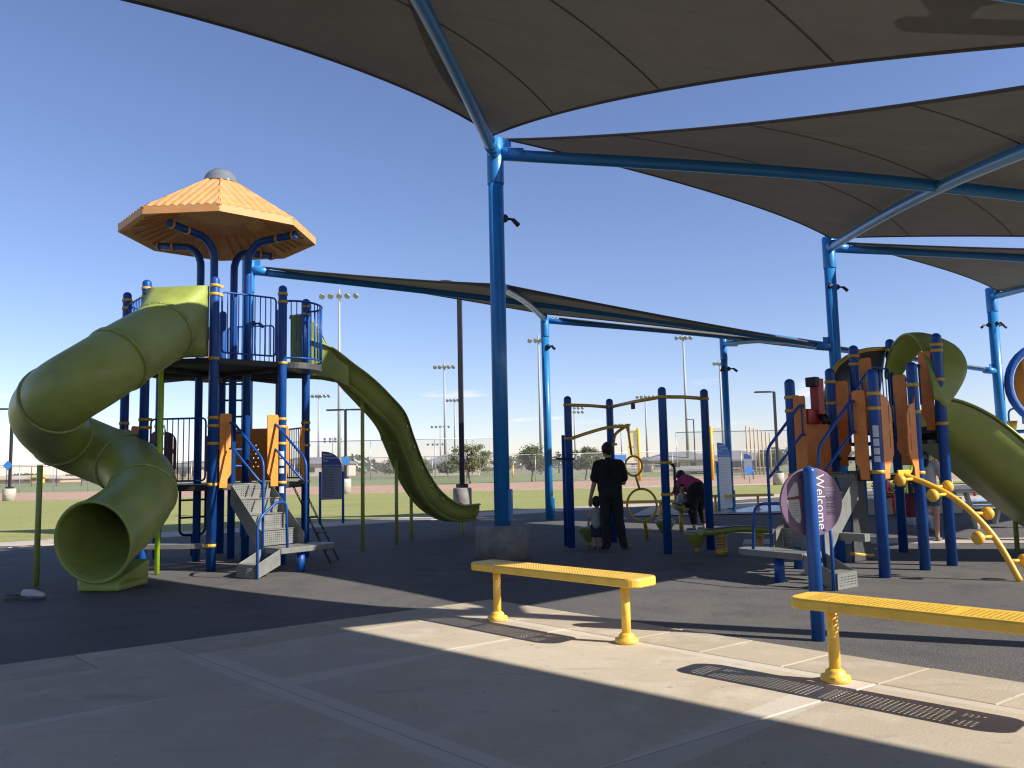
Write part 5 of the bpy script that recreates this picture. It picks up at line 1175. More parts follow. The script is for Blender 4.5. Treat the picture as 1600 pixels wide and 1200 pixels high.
def building(px0, px1, pyt, D, label, wm, rm, wh=None, dep=10, hip=1.8, win=5, over=0.6):
    a_, b_ = at(px0, 735, D), at(px1, 735, D); ht = at((px0 + px1) / 2, pyt, D).z; hip = min(hip, ht * 0.4); h = ht - hip
    c = V((a_.x + b_.x) / 2, D + dep / 2, 0); w_ = b_.x - a_.x
    t = thing('building', label, 'building', c)
    obj('wall', MB().box(c + V(0, 0, h / 2), (w_, dep, h)), M[wm], t)
    o_ = over; ins = min(w_, dep) * 0.42
    vs = [c + V(sx_ * (w_ / 2 + o_), sy_ * (dep / 2 + o_), h) for sx_, sy_ in ((-1, -1), (1, -1), (1, 1), (-1, 1))] + [c + V(sx_ * (w_ / 2 - ins), sy_ * 0.1, h + hip) for sx_, sy_ in ((-1, -1), (1, -1), (1, 1), (-1, 1))]
    vs += [v - V(0, 0, 0.25) for v in vs[:4]]
    obj('roof', MB().add(vs, [(0, 1, 5, 4), (1, 2, 6, 5), (2, 3, 7, 6), (3, 0, 4, 7), (4, 5, 6, 7), (8, 9, 1, 0), (9, 10, 2, 1), (10, 11, 3, 2), (11, 8, 0, 3), (11, 10, 9, 8)]), M[rm], t)
    for k in range(win):
        x = c.x - w_ / 2 + w_ * (k + 0.5) / win
        wn_ = obj('window', MB().box(V(x, D - 0.02, h * 0.52), (min(1.6, w_ / win * 0.5), 0.1, h * 0.36)), M['win'], t)
        obj('window_frame', MB().box(V(x, D - 0.06, h * 0.52 - h * 0.2), (min(1.9, w_ / win * 0.58), 0.14, 0.12)), M['wall_cream'], wn_)
    return t
building(-40, 95, 743, 210, 'long low tan building at the far left edge', 'wall_tan', 'wall_cream', hip=0.8, win=9)
building(100, 165, 742, 240, 'cream hall far left behind the slide support pole', 'wall_cream', 'wall_cream', hip=0.6, win=4)
building(48, 60, 742, 205, 'small yellow kiosk at far left', 'yellowroof', 'yellowroof', hip=0.4, win=1, dep=3)
building(262, 312, 719, 140, 'tan block with grey roof seen through the lower tower railing', 'wall_tan', 'roofgrey', hip=1.0, win=3)
building(430, 545, 714, 230, 'grey roofed house behind the park rules board', 'wall_cream', 'roofgrey', win=5)
building(660, 748, 709, 165, 'park pavilion with grey hipped roof behind the wave slide', 'wall_cream', 'roofgrey', win=4, hip=2.2)
building(940, 1060, 716, 330, 'white roofed hall far behind the hanging rings', 'wall_cream', 'roofwhite', win=6)
building(1018, 1120, 704, 150, 'grey roofed clubhouse behind the bending woman', 'wall_tan', 'roofgrey', win=4, hip=2.0)
building(1125, 1212, 703, 118, 'brown slatted building with grey roof behind the notice board', 'wall_wood', 'roofgrey', win=2, hip=1.8)
building(1060, 1108, 728, 108, 'dark dugout shelter behind the bending woman', 'dugout', 'roofgrey', win=2, hip=0.5, dep=3)
# upright timber screen by the brown building
q = at(1178, 745, 92); t = thing('timber_screen', 'row of tall pale timber posts left of the climbing structure handrail', 'screen', V(q.x, q.y, 0))
for k in range(7): inst('timber_post', cylmesh(0.09, 5.4 - 0.12 * k, M['wall_tan'], 8), (q.x - 0.6 + 0.52 * k, q.y + 0.3 * k, 0), t)
q = at(966, 735, 95); t = thing('banner', 'white and pink banner on the field fence right of the man', 'banner', V(q.x, q.y, 0))
obj('banner_sheet', MB().box(V(q.x, q.y, 1.4), (1.9, 0.04, 2.4)), M['white'], t); obj('banner_stripe', MB().box(V(q.x, q.y - 0.03, 1.1), (1.9, 0.02, 0.5)), mat('pink_print', (0.6, 0.12, 0.15), 0.6), t); obj('banner_top', MB().box(V(q.x, q.y - 0.03, 2.2), (1.9, 0.02, 0.7)), M['signbluelt'], t)
# far hills
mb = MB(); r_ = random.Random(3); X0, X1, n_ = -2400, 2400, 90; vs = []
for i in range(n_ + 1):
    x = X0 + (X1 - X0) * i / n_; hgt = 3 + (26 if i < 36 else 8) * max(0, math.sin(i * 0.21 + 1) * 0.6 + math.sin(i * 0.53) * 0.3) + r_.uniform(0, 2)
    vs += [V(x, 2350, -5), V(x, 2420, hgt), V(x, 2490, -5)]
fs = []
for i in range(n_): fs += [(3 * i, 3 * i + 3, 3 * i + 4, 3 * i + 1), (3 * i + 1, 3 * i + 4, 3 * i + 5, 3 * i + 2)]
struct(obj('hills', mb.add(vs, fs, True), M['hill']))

# ------------------------------------------------------------------ trees and shrubs
def leaf_mat(name, c1, c2):
    m = mat(name, c1, 0.7, scale=1.5, col2=c2, spec=0.2, trans=0.25); return m
M['leaf_olive'] = leaf_mat('olive_leaves', (0.12, 0.13, 0.06), (0.2, 0.21, 0.11)); M['leaf_green'] = leaf_mat('green_leaves', (0.085, 0.1, 0.045), (0.15, 0.165, 0.08)); M['leaf_dark'] = leaf_mat('dark_leaves', (0.06, 0.075, 0.045), (0.12, 0.13, 0.075))
M['leaf_belt'] = leaf_mat('belt_leaves', (0.11, 0.125, 0.085), (0.17, 0.18, 0.12)); M['leaf_yellow'] = leaf_mat('yellow_green_leaves', (0.13, 0.12, 0.03), (0.3, 0.24, 0.05)); M['bark'] = mat('bark', (0.12, 0.09, 0.065), 0.9, 0.3, 6)
def tree(p, h, rx, label, m='leaf_olive', n=4200, leaf=0.11, trunk=0.32, seed=1, sparse=1.0, cat='tree', name='tree', group=None):
    r_ = random.Random(seed); p = Vector(p); t = thing(name, label, cat, p, group); base = h * trunk
    mb = MB(); top = p + V(r_.uniform(-.1, .1) * h, 0, h * 0.62)
    mb.tube(smooth_path([p, p.lerp(top, 0.5) + V(r_.uniform(-.03, .03) * h, 0, 0), top], 4), [0.035 * h * (1 - 0.07 * k) * 0.8 for k in range(9)], 8)
    clumps = []
    for k in range(38):
        a_ = r_.uniform(0, 2 * math.pi); f_ = r_.random() ** 0.5; z = base + (h - base) * r_.uniform(0.08, 0.92)
        env = math.sqrt(max(0.05, 1 - ((z - base) / (h - base) * 2 - 0.85) ** 2 * 0.7))
        c_ = p + V(math.cos(a_) * rx * f_ * env * 0.8, math.sin(a_) * rx * f_ * env * 0.8, z); clumps.append((c_, r_.uniform(0.12, 0.3) * rx * sparse))
        st = p.lerp(top, r_.uniform(0.45, 0.95)); mb.tube([st, st.lerp(c_, 0.5) + V(0, 0, 0.05 * h), c_], [0.012 * h, 0.008 * h, 0.004 * h], 5)
    obj('trunk', mb, M['bark'], t)
    vs = []; fs = []
    for k in range(n):
        c_, rr = clumps[int(r_.random() * len(clumps))]
        d = V(r_.gauss(0, 1), r_.gauss(0, 1), r_.gauss(0, 0.7)) * rr * 0.62
        q = c_ + d; a = V(r_.gauss(0, 1), r_.gauss(0, 1), r_.gauss(0, 1)).normalized(); b = a.orthogonal().normalized(); s_ = leaf * r_.uniform(0.6, 1.4)
        i = len(vs); vs += [q - a * s_, q + b * s_ * 0.45, q + a * s_, q - b * s_ * 0.45]; fs.append((i, i + 1, i + 2, i + 3))
    obj('crown', MB().add(vs, fs), M[m], t)
    return t
def tree_px(px, pyb, pyt, wpx, D, label, **kw):
    q = at(px, pyb, D); hh = at(px, pyt, D).z; rx = wpx / 2 / FPX * D * 1.2
    return tree(V(q.x, D, 0), hh, rx, label, leaf=kw.pop('leaf', 0.0013 * D), **kw)
gt = 'park trees around the ball field'
tree_px(735, 757, 694, 66, 76, 'pale olive tree behind the tall black path lamp', seed=4, group=gt, sparse=0.85)
tree_px(831, 752, 697, 42, 79, 'small round olive tree right of the large blue column', seed=5, group=gt, m='leaf_green', trunk=0.28)
tree_px(915, 750, 699, 50, 84, 'sparse tree half hidden behind the man in black', seed=6, group=gt, m='leaf_green', sparse=0.75)
tree_px(1205, 745, 703, 46, 100, 'dark tree behind the path lamp on the right', seed=7, group=gt, m='leaf_dark')
tree_px(1447, 745, 678, 66, 60, 'leafy tree seen below the green slide', seed=8, group=gt, m='leaf_green')
tree_px(620, 752, 716, 44, 150, 'low olive tree behind the first slide support', seed=9, group=gt)
tree_px(655, 752, 720, 40, 152, 'low olive tree right behind the wave slide', seed=10, group=gt)
tree_px(700, 750, 722, 30, 150, 'low olive tree in front of the park pavilion', seed=11, group=gt)
tree_px(1105, 742, 712, 34, 160, 'olive tree between the posts of the overhead frame', seed=12, group=gt)
tree_px(1052, 742, 708, 30, 165, 'olive tree behind the black grab loop', seed=13, group=gt)
tree_px(1012, 742, 717, 24, 240, 'tiny tree framed by the small hanging ring', seed=14, group=gt, m='leaf_dark')
tree_px(1270, 742, 700, 50, 120, 'dark tree behind the orange wall panel', seed=15, group=gt, m='leaf_dark')
tree_px(785, 748, 712, 30, 170, 'dark tree just behind the large blue column', seed=16, group=gt, m='leaf_dark')
# palm
q = at(874, 745, 170); hp = at(874, 716, 170).z; t = thing('palm_tree', 'thin palm tree left of the overhead frame post', 'palm', V(q.x, 170, 0))
obj('trunk', MB().cyl(V(q.x, 170, 0), V(q.x, 170, hp), 0.22, 0.15, 8), M['bark'], t)
vs = []; fs = []; r_ = random.Random(2)
for k in range(46):
    a_ = r_.uniform(0, 6.28); el = r_.uniform(-0.9, 1.3); d = V(math.cos(a_) * math.cos(el), math.sin(a_) * math.cos(el), math.sin(el)); o = V(q.x, 170, hp); s_ = d.cross(V(0, 0, 1)).normalized() * 0.22
    i = len(vs); vs += [o, o + d * 1.0 - s_, o + d * 1.9 - V(0, 0, 0.3), o + d * 1.0 + s_]; fs.append((i, i + 1, i + 2, i + 3))
obj('crown', MB().add(vs, fs), M['leaf_dark'], t)
# distant tree belt that reads as one mass
r_ = random.Random(12); vs = []; fs = []
for k in range(9000):
    x = r_.uniform(-260, 260); D = r_.uniform(330, 400); hh = (3.2 + 2.6 * math.sin(x * 0.071) + 1.8 * math.sin(x * 0.19 + 1)) * r_.random() ** 0.7 + 0.3; hh = max(0.3, hh)
    q = V(x * D / 330, D, hh); a = V(r_.gauss(0, 1), r_.gauss(0, .3), r_.gauss(0, 1)).normalized(); b = a.cross(V(0, 1, 0)).normalized(); s_ = r_.uniform(0.5, 1.1)
    i = len(vs); vs += [q - a * s_, q + b * s_ * 0.6, q + a * s_, q - b * s_ * 0.6]; fs.append((i, i + 1, i + 2, i + 3))
o = obj('far_tree_belt', MB().add(vs, fs), M['leaf_belt']); o['kind'] = 'stuff'; o['label'] = 'far belt of dark trees along the horizon'; o['category'] = 'trees'
# yellow flowering hedge beyond the splash pad
r_ = random.Random(5); vs = []; fs = []; q0 = at(1368, 765, 33)
for k in range(2600):
    x = r_.uniform(0, 1.6); q = q0 + V(x * 1.0, r_.uniform(-0.4, 0.4), 0); q.z = 0.05 + 0.62 * r_.random() ** 0.6 * (0.8 + 0.2 * math.sin(x * 7)); a = V(r_.gauss(0, 1), r_.gauss(0, 1), r_.gauss(0, 1)).normalized(); b = a.orthogonal().normalized(); s_ = r_.uniform(0.03, 0.06)
    i = len(vs); vs += [q - a * s_, q + b * s_ * 0.6, q + a * s_, q - b * s_ * 0.6]; fs.append((i, i + 1, i + 2, i + 3))
hq = V(q0.x, q0.y, 0); t = thing('hedge', 'low yellow green hedge seen between the climbing structure posts', 'hedge', hq); obj('foliage', MB().add(vs, fs), M['leaf_yellow'], t)
# splash pad ring feature and hoops
q = at(1640, 600, 26); t = thing('splash_ring', 'large blue ring with an orange disc at the right edge', 'water feature', V(q.x, q.y, 0))
obj('ring', MB().tube(ringtube(q, 1.3, 1.25, V(1, 0, 0)), 0.12, 12, closed=True), M['blue'], t)
obj('orange_disc', MB().lathe(q, [(0.05, -0.2), (0.7, -0.15), (1.12, -0.03), (1.12, 0.03), (0.7, 0.15), (0.05, 0.2)], 30, axis=(0, 1, 0)), M['orange'], t)
obj('stand', MB().cyl(V(q.x + 0.7, q.y, 0), V(q.x + 0.7, q.y, q.z - 1.0), 0.12, n=14), M['blue'], t)
q = at(1588, 648, 26.5); t = thing('splash_arch', 'slim blue pipe arch with a yellow bucket behind the green slide', 'water feature', V(q.x, q.y, 0))
obj('pipe', MB().tube(round_path([V(q.x - 0.25, q.y, 0), V(q.x - 0.25, q.y, q.z + 0.2), V(q.x + 0.2, q.y, q.z + 0.2), V(q.x + 0.2, q.y, q.z - 0.3)], 0.22, 6), 0.03, 8), M['sail_blue'], t)
obj('bucket', MB().lathe(V(q.x - 0.22, q.y - 0.1, q.z - 0.5), [(0.1, 0), (0.16, 0.3)], 12), M['yellow'], t)
obj('feed_pipe', MB().cyl(V(q.x - 0.3, q.y, q.z - 0.55), V(q.x + 1.5, q.y, q.z - 0.5), 0.06, n=10), M['sail_blue'], t)
for k, (mm, nm, dx) in enumerate((('lime_post', 'green', 0), ('red', 'red', 0.5))):
    q = at(1452 + 12 * k, 742, 30); o = obj('spray_hoop', MB().tube([V(q.x + dx + 0.8 * math.cos(a_), q.y, 0.02 + 1.75 * math.sin(a_)) for a_ in [math.pi * j / 18 for j in range(19)]], 0.05, 8), M[mm], loc=V(q.x + dx, q.y, 0))
    tag(o, nm + ' spray hoop on the splash pad below the green slide', 'water feature')

# ------------------------------------------------------------------ small things
q = stv and su['Q'](su['x0'] - 0.14, -0.1, 0.36 + 0.22 + 0.006)
t = thing('water_bottle', 'clear water bottle with white label standing on the grey stair', 'bottle', q)
M['bottle'] = mat('bottle_plastic', (0.05, 0.055, 0.06), 0.12, spec=0.6)
obj('body', MB().lathe(q, [(0.03, 0), (0.034, 0.01), (0.034, 0.14), (0.03, 0.16), (0.013, 0.2), (0.013, 0.212)], 16), M['bottle'], t)
obj('label_band', MB().lathe(q, [(0.0348, 0.075), (0.0348, 0.13)], 16), M['white'], t); obj('cap', MB().cyl(q + V(0, 0, 0.212), q + V(0, 0, 0.23), 0.0145, n=12), M['white'], t)
def shoe(p, ang_, label, m, flat=False):
    c_, s_ = math.cos(ang_), math.sin(ang_); t = thing('shoe', label, 'shoe', p)
    def R(pts): return [V(p.x + x * c_ - y * s_, p.y + x * s_ + y * c_, z) for x, y, z in pts]
    outl = [(-0.13, -0.03), (-0.1, -0.04), (0.0, -0.035), (0.09, -0.045), (0.13, -0.02), (0.13, 0.02), (0.09, 0.042), (0.0, 0.035), (-0.1, 0.04), (-0.13, 0.03)]
    n_ = len(outl); lv = [(1.0, 0.0), (1.0, 0.025)]
    vs = [q for f_, z in lv for q in R([(x, y, z) for x, y in outl])]
    obj('sole', MB().add(vs, [(k, (k + 1) % n_, n_ + (k + 1) % n_, n_ + k) for k in range(n_)] + [tuple(range(n_, 2 * n_))]), M['greydk'], t)
    vs = []; hh = lambda x: (0.045 if flat else 0.095) - 0.045 * max(0, (x + 0.02) / 0.15)
    for f_, g_ in ((0.95, 0.25), (0.9, 0.7), (0.5, 1.0)): vs += R([(x * (0.97 if f_ > 0.6 else 0.85), y * f_, 0.02 + hh(x) * g_) for x, y in outl])
    obj('upper', MB().add(vs, [(r_ * n_ + k, r_ * n_ + (k + 1) % n_, r_ * n_ + n_ + (k + 1) % n_, r_ * n_ + n_ + k) for r_ in (0, 1) for k in range(n_)] + [tuple(range(2 * n_, 3 * n_))], True), M[m], t)
M['cloth_white'] = mat('white_cloth', (0.5, 0.49, 0.47), 0.9, 0.1, 9)
shoe(gp(52, 936), 0.1, 'pale shoe lying on the ground left of the slide mouth', 'cloth_white')
shoe(gp(28, 936), 0.3, 'dark flat sandal lying beside the pale shoe', 'greydk', True)

# ------------------------------------------------------------------ people
def blend_body(name, prims, parent, mats, voxel=0.012, smooth=5):
    """one continuous skin from tapered limbs; material by the nearest limb"""
    mb = MB()
    for pr in prims:
        if pr[0] == 'c':
            _, a_, b_, ra, rb_, mi = pr; a_, b_ = Vector(a_), Vector(b_); d = (b_ - a_); L_ = d.length; d.normalize() if L_ > 1e-6 else None
            prof = [(ra * math.cos(x), ra * math.sin(x)) for x in (-1.5, -1.1, -0.7, -0.3, 0)] + [(rb_ * math.cos(x), L_ + rb_ * math.sin(x)) for x in (0, 0.3, 0.7, 1.1, 1.5)]
            mb.lathe(a_, prof, 14, axis=d)
        else:
            _, c_, rr, mi = pr; mb.ball(c_, 1.0, 16, 10, rr)
    me0 = mb.mesh('tmp'); o = bpy.data.objects.new('tmp', me0); COL.objects.link(o)
    m1 = o.modifiers.new('r', 'REMESH'); m1.mode = 'VOXEL'; m1.voxel_size = voxel; m1.use_smooth_shade = True
    m2 = o.modifiers.new('s', 'SMOOTH'); m2.factor = 0.5; m2.iterations = smooth
    dg = bpy.context.evaluated_depsgraph_get(); me = bpy.data.meshes.new_from_object(o.evaluated_get(dg)); bpy.data.objects.remove(o)
    for m_ in mats: me.materials.append(M[m_])
    def dist(q, pr):
        if pr[0] == 'c':
            a_, b_ = Vector(pr[1]), Vector(pr[2]); ab = b_ - a_; f_ = max(0, min(1, (q - a_).dot(ab) / max(1e-9, ab.length_squared))); return (q - (a_ + ab * f_)).length - (pr[3] + (pr[4] - pr[3]) * f_)
        d = q - Vector(pr[1]); e_ = Vector((d.x / pr[2][0], d.y / pr[2][1], d.z / pr[2][2])); return (e_.length - 1) * min(pr[2])
    for pol in me.polygons:
        q = pol.center; pol.material_index = min(prims, key=lambda pr: dist(q, pr))[-1]; pol.use_smooth = True
    cloth = {i for i, m_ in enumerate(mats) if any(w_ in m_ for w_ in ('tee', 'cloth', 'jeans', 'pants', 'maroon', 'shorts', 'denim', 'red'))}
    vm = {}
    for pol in me.polygons:
        for vi in pol.vertices: vm[vi] = pol.material_index
    from mathutils import noise
    nrm = [v.normal.copy() for v in me.vertices]
    for v in me.vertices:          # folds and creases in the clothing
        if vm.get(v.index) in cloth and len(mats) > 1:
            q = v.co; f_ = noise.noise(V(q.x * 13, q.y * 13, q.z * 7 + q.x * 9)) * 0.011 + noise.noise(V(q.x * 30, q.y * 30, q.z * 24)) * 0.005
            v.co = q + nrm[v.index] * (f_ + 0.006)
        elif len(mats) == 1:       # hair strands and tufts
            q = v.co; v.co = q + nrm[v.index] * (noise.noise(q * 55) * 0.008)
    me.update()
    ob = bpy.data.objects.new(name, me); put(ob, parent)
    return ob
def hand(w_, d, up_, side_, s=1.0, mi=0, curl=0.5):
    """palm, four unequal bent fingers and a thumb leaving the palm's side"""
    w_, d, up_, side_ = Vector(w_), Vector(d).normalized(), Vector(up_).normalized(), Vector(side_).normalized(); out = [('c', w_, w_ + d * 0.075 * s, 0.026 * s, 0.03 * s, mi)]
    for k in (-1, 1): out.append(('c', w_ + d * 0.02 * s + side_ * 0.016 * k * s, w_ + d * 0.08 * s + side_ * 0.024 * k * s, 0.02 * s, 0.018 * s, mi))
    for k, L_ in enumerate((0.068, 0.078, 0.072, 0.055)):
        a_ = w_ + d * 0.088 * s + side_ * (0.03 - 0.02 * k) * s; b_ = a_ + (d - up_ * curl * 0.5).normalized() * L_ * 0.5 * s; c_ = b_ + (d - up_ * curl * 1.6).normalized() * L_ * 0.55 * s
        out += [('c', a_, b_, 0.0095 * s, 0.009 * s, mi), ('c', b_, c_, 0.009 * s, 0.0075 * s, mi)]
    a_ = w_ + d * 0.025 * s + side_ * 0.03 * s; b_ = a_ + (d * 0.7 + side_ * 0.7).normalized() * 0.035 * s; out += [('c', a_, b_, 0.013 * s, 0.011 * s, mi), ('c', b_, b_ + (d - up_ * 0.2).normalized() * 0.034 * s, 0.011 * s, 0.008 * s, mi)]
    return out
M['skin'] = mat('skin', (0.42, 0.24, 0.16), 0.55, 0.06, 20); M['hair'] = mat('dark_hair', (0.012, 0.009, 0.008), 0.6, 0.3, 60, bump=0.5, bscale=120)
M['tee_black'] = mat('black_tee', (0.008, 0.008, 0.009), 0.9, 0.25, 12, bump=0.5, bscale=14); M['jeans_dark'] = mat('dark_trousers', (0.014, 0.017, 0.016), 0.9, 0.35, 10, bump=0.5, bscale=14)
M['sneaker'] = mat('sneaker', (0.13, 0.125, 0.12), 0.7, 0.2, 20); M['tee_grey'] = mat('pale_grey_tee', (0.3, 0.31, 0.31), 0.9, 0.1, 14, bump=0.4, bscale=18); M['shorts_navy'] = mat('navy_shorts', (0.02, 0.03, 0.06), 0.9, 0.2, 14)
M['tee_pink'] = mat('magenta_tee', (0.42, 0.04, 0.13), 0.9, 0.14, 10, bump=0.5, bscale=12); M['pants_black'] = mat('black_leggings', (0.008, 0.0085, 0.009), 0.85, 0.25, 10, bump=0.3, bscale=14)
M['denim'] = mat('denim', (0.06, 0.1, 0.17), 0.9, 0.2, 16); M['maroon'] = mat('maroon_top', (0.12, 0.015, 0.03), 0.9, 0.1, 12); M['pants_pale'] = mat('pale_blue_trousers', (0.3, 0.36, 0.45), 0.9, 0.1, 12)
SH, PA, SK, SO, HA = 0, 1, 2, 3, 4
def head(c, r, f, up_=V(0, 0, 1)):
    """skull, jaw, nose and ears; c is the skull centre, f the way it faces"""
    f = Vector(f).normalized(); s_ = f.cross(up_).normalized()
    return [('e', c, (r * 0.78, r * 0.86, r), SK), ('c', c + f * r * 0.3 - up_ * r * 0.55, c + f * r * 0.42 - up_ * r * 0.85, r * 0.5, r * 0.33, SK), ('c', c + f * r * 0.84 + up_ * r * 0.05, c + f * r * 1.02 - up_ * r * 0.22, r * 0.08, r * 0.13, SK),
            ('c', c + s_ * r * 0.78 + up_ * 0.02, c + s_ * r * 0.82 - up_ * r * 0.25, r * 0.1, r * 0.08, SK), ('c', c - s_ * r * 0.78 + up_ * 0.02, c - s_ * r * 0.82 - up_ * r * 0.25, r * 0.1, r * 0.08, SK)]
def hair_cap(parent, c, r, f, base, up_=V(0, 0, 1), extra=()):
    f = Vector(f).normalized(); prs = [('e', c - f * r * 0.12 + up_ * r * 0.12, (r * 0.87, r * 0.93, r * 1.0), 0), ('c', c - f * r * 0.4 - up_ * r * 0.1, c - f * r * 0.5 - up_ * r * 0.45, r * 0.55, r * 0.4, 0)] + list(extra)
    # keep the face clear: the cap is shaped from the back and the crown
    o = blend_body('hair', [(k[0], Vector(k[1]) - base, *(([Vector(k[2]) - base] + list(k[3:])) if k[0] == 'c' else k[2:])) for k in prs], parent, ['hair'], 0.011, 3)
    me = o.data; f0 = c - base
    for v in me.vertices:      # hairline: push the front inside the skull
        d = v.co - f0
        if d.dot(f) > r * 0.35 and d.dot(up_) < r * 0.55: v.co = f0 + d * 0.6
    for sg in (-1, 1):
        s_ = f.cross(up_).normalized(); obj('eye', MB().ball(c + f * r * 0.80 + s_ * r * 0.32 * sg + up_ * r * 0.02, r * 0.1, 8, 6), M['dkprint'], parent)
    return o
def person(p, label, prims, mats, voxel=0.012, group=None):
    t = thing('person', label, 'person', p, group)
    blend_body('body', prims, t, mats, voxel)
    return t
# man in black seen from behind, weight on both feet, left hand reaching down to the toddler
p = gp(957, 858); f = V(0.06, 1, 0).normalized(); s_ = V(1, -0.06, 0).normalized()
def Lp(x, y, z): return s_ * x + f * y + V(0, 0, z)
nk = Lp(-0.03, 0.03, 1.48)
pm = [('c', Lp(-0.01, 0.0, 0.98), Lp(-0.01, 0.0, 1.1), 0.165, 0.165, SH), ('c', Lp(-0.085, 0, 1.0), Lp(-0.1, 0.0, 1.34), 0.125, 0.13, SH), ('c', Lp(0.065, 0, 1.0), Lp(0.07, 0.0, 1.34), 0.125, 0.13, SH),
      ('c', Lp(-0.17, 0, 1.41), Lp(0.13, 0, 1.41), 0.085, 0.085, SH), ('c', Lp(-0.02, 0.01, 1.4), Lp(-0.025, 0.02, 1.47), 0.1, 0.075, SH),
      ('c', Lp(-0.2, 0.0, 1.41), Lp(-0.245, 0.02, 1.2), 0.078, 0.085, SH), ('c', Lp(0.165, 0.0, 1.41), Lp(0.215, 0.02, 1.2), 0.078, 0.085, SH),
      ('c', Lp(-0.235, 0.02, 1.26), Lp(-0.27, 0.04, 1.1), 0.052, 0.044, SK), ('c', Lp(-0.27, 0.04, 1.1), Lp(-0.335, 0.09, 0.86), 0.042, 0.03, SK),
      ('c', Lp(0.205, 0.02, 1.24), Lp(0.225, 0.05, 1.1), 0.052, 0.044, SK), ('c', Lp(0.225, 0.05, 1.1), Lp(0.17, 0.25, 1.12), 0.042, 0.032, SK),
      ('c', Lp(-0.085, 0, 0.93), Lp(-0.1, 0.0, 0.5), 0.115, 0.083, PA), ('c', Lp(0.075, 0, 0.93), Lp(0.12, 0.02, 0.5), 0.115, 0.083, PA), ('c', Lp(-0.01, -0.02, 0.95), Lp(-0.01, -0.02, 0.99), 0.15, 0.15, PA),
      ('c', Lp(-0.1, 0, 0.5), Lp(-0.09, -0.02, 0.07), 0.085, 0.066, PA), ('c', Lp(0.12, 0.02, 0.5), Lp(0.19, -0.03, 0.07), 0.083, 0.064, PA),
      ('c', Lp(-0.09, -0.03, 0.035), Lp(-0.12, 0.17, 0.03), 0.04, 0.036, SO), ('c', Lp(0.19, -0.04, 0.035), Lp(0.26, 0.13, 0.03), 0.042, 0.036, SO),
      ('c', nk - V(0, 0, 0.03), nk + V(0, 0, 0.07), 0.058, 0.055, SK)]
pm += head(Lp(-0.035, 0.05, 1.655), 0.115, f + V(-0.5, 0, -0.15)) + hand(Lp(-0.335, 0.09, 0.86), V(-0.08, 0.1, -1), V(0, 1, 0), V(0.9, 0.4, 0), 1, SK) + hand(Lp(0.17, 0.25, 1.12), V(-0.3, 0.9, 0.1), V(0, 0, 1), V(0, 0, 1).cross(V(0, 1, 0)) * -1, 1, SK)
mt = person(p, 'man in black t-shirt and dark trousers seen from behind, arm lowered to a toddler', pm, ['tee_black', 'jeans_dark', 'skin', 'sneaker', 'hair'], 0.009)
hair_cap(mt, p + Lp(-0.035, 0.05, 1.665), 0.118, f + V(-0.5, 0, 0), p)
# toddler held by the hand
p = gp(934, 857); f = V(0.35, 1, 0).normalized(); s_ = V(f.y, -f.x, 0)
hd_ = Lp(0.0, 0.02, 0.78)
pt = [('c', Lp(0, 0, 0.42), Lp(0, 0.0, 0.6), 0.095, 0.085, SH), ('c', Lp(-0.06, 0, 0.62), Lp(0.06, 0, 0.62), 0.05, 0.05, SH), ('c', Lp(-0.08, 0, 0.62), Lp(-0.13, 0, 0.53), 0.04, 0.042, SH), ('c', Lp(0.08, 0, 0.62), Lp(0.1, 0.02, 0.54), 0.04, 0.042, SH),
      ('c', Lp(-0.13, 0, 0.54), Lp(-0.15, 0.0, 0.4), 0.027, 0.021, SK), ('c', Lp(0.1, 0.02, 0.54), Lp(0.11, 0.06, 0.42), 0.027, 0.021, SK),
      ('c', Lp(-0.045, 0, 0.38), Lp(-0.05, 0, 0.24), 0.068, 0.06, PA), ('c', Lp(0.045, 0, 0.38), Lp(0.055, 0, 0.24), 0.068, 0.06, PA), ('c', Lp(-0.05, 0, 0.24), Lp(-0.05, -0.01, 0.05), 0.04, 0.033, SK), ('c', Lp(0.055, 0, 0.24), Lp(0.06, 0.02, 0.05), 0.04, 0.033, SK),
      ('c', Lp(-0.05, -0.02, 0.025), Lp(-0.06, 0.09, 0.022), 0.03, 0.026, SO), ('c', Lp(0.06, 0.0, 0.025), Lp(0.07, 0.11, 0.022), 0.03, 0.026, SO), ('c', Lp(0, 0, 0.64), Lp(0, 0.01, 0.7), 0.035, 0.035, SK)]
pt += head(hd_, 0.092, f) + hand(Lp(-0.15, 0.0, 0.4), V(-0.05, 0.1, -1), V(0, 1, 0), s_, 0.6, SK) + hand(Lp(0.11, 0.06, 0.42), V(0, 0.3, -1), V(0, 1, 0), -s_, 0.6, SK)
tt = person(p, 'toddler in pale grey shirt and dark shorts beside the man', pt, ['tee_grey', 'shorts_navy', 'skin', 'sneaker', 'hair'], 0.009)
hair_cap(tt, p + hd_, 0.095, f, p)
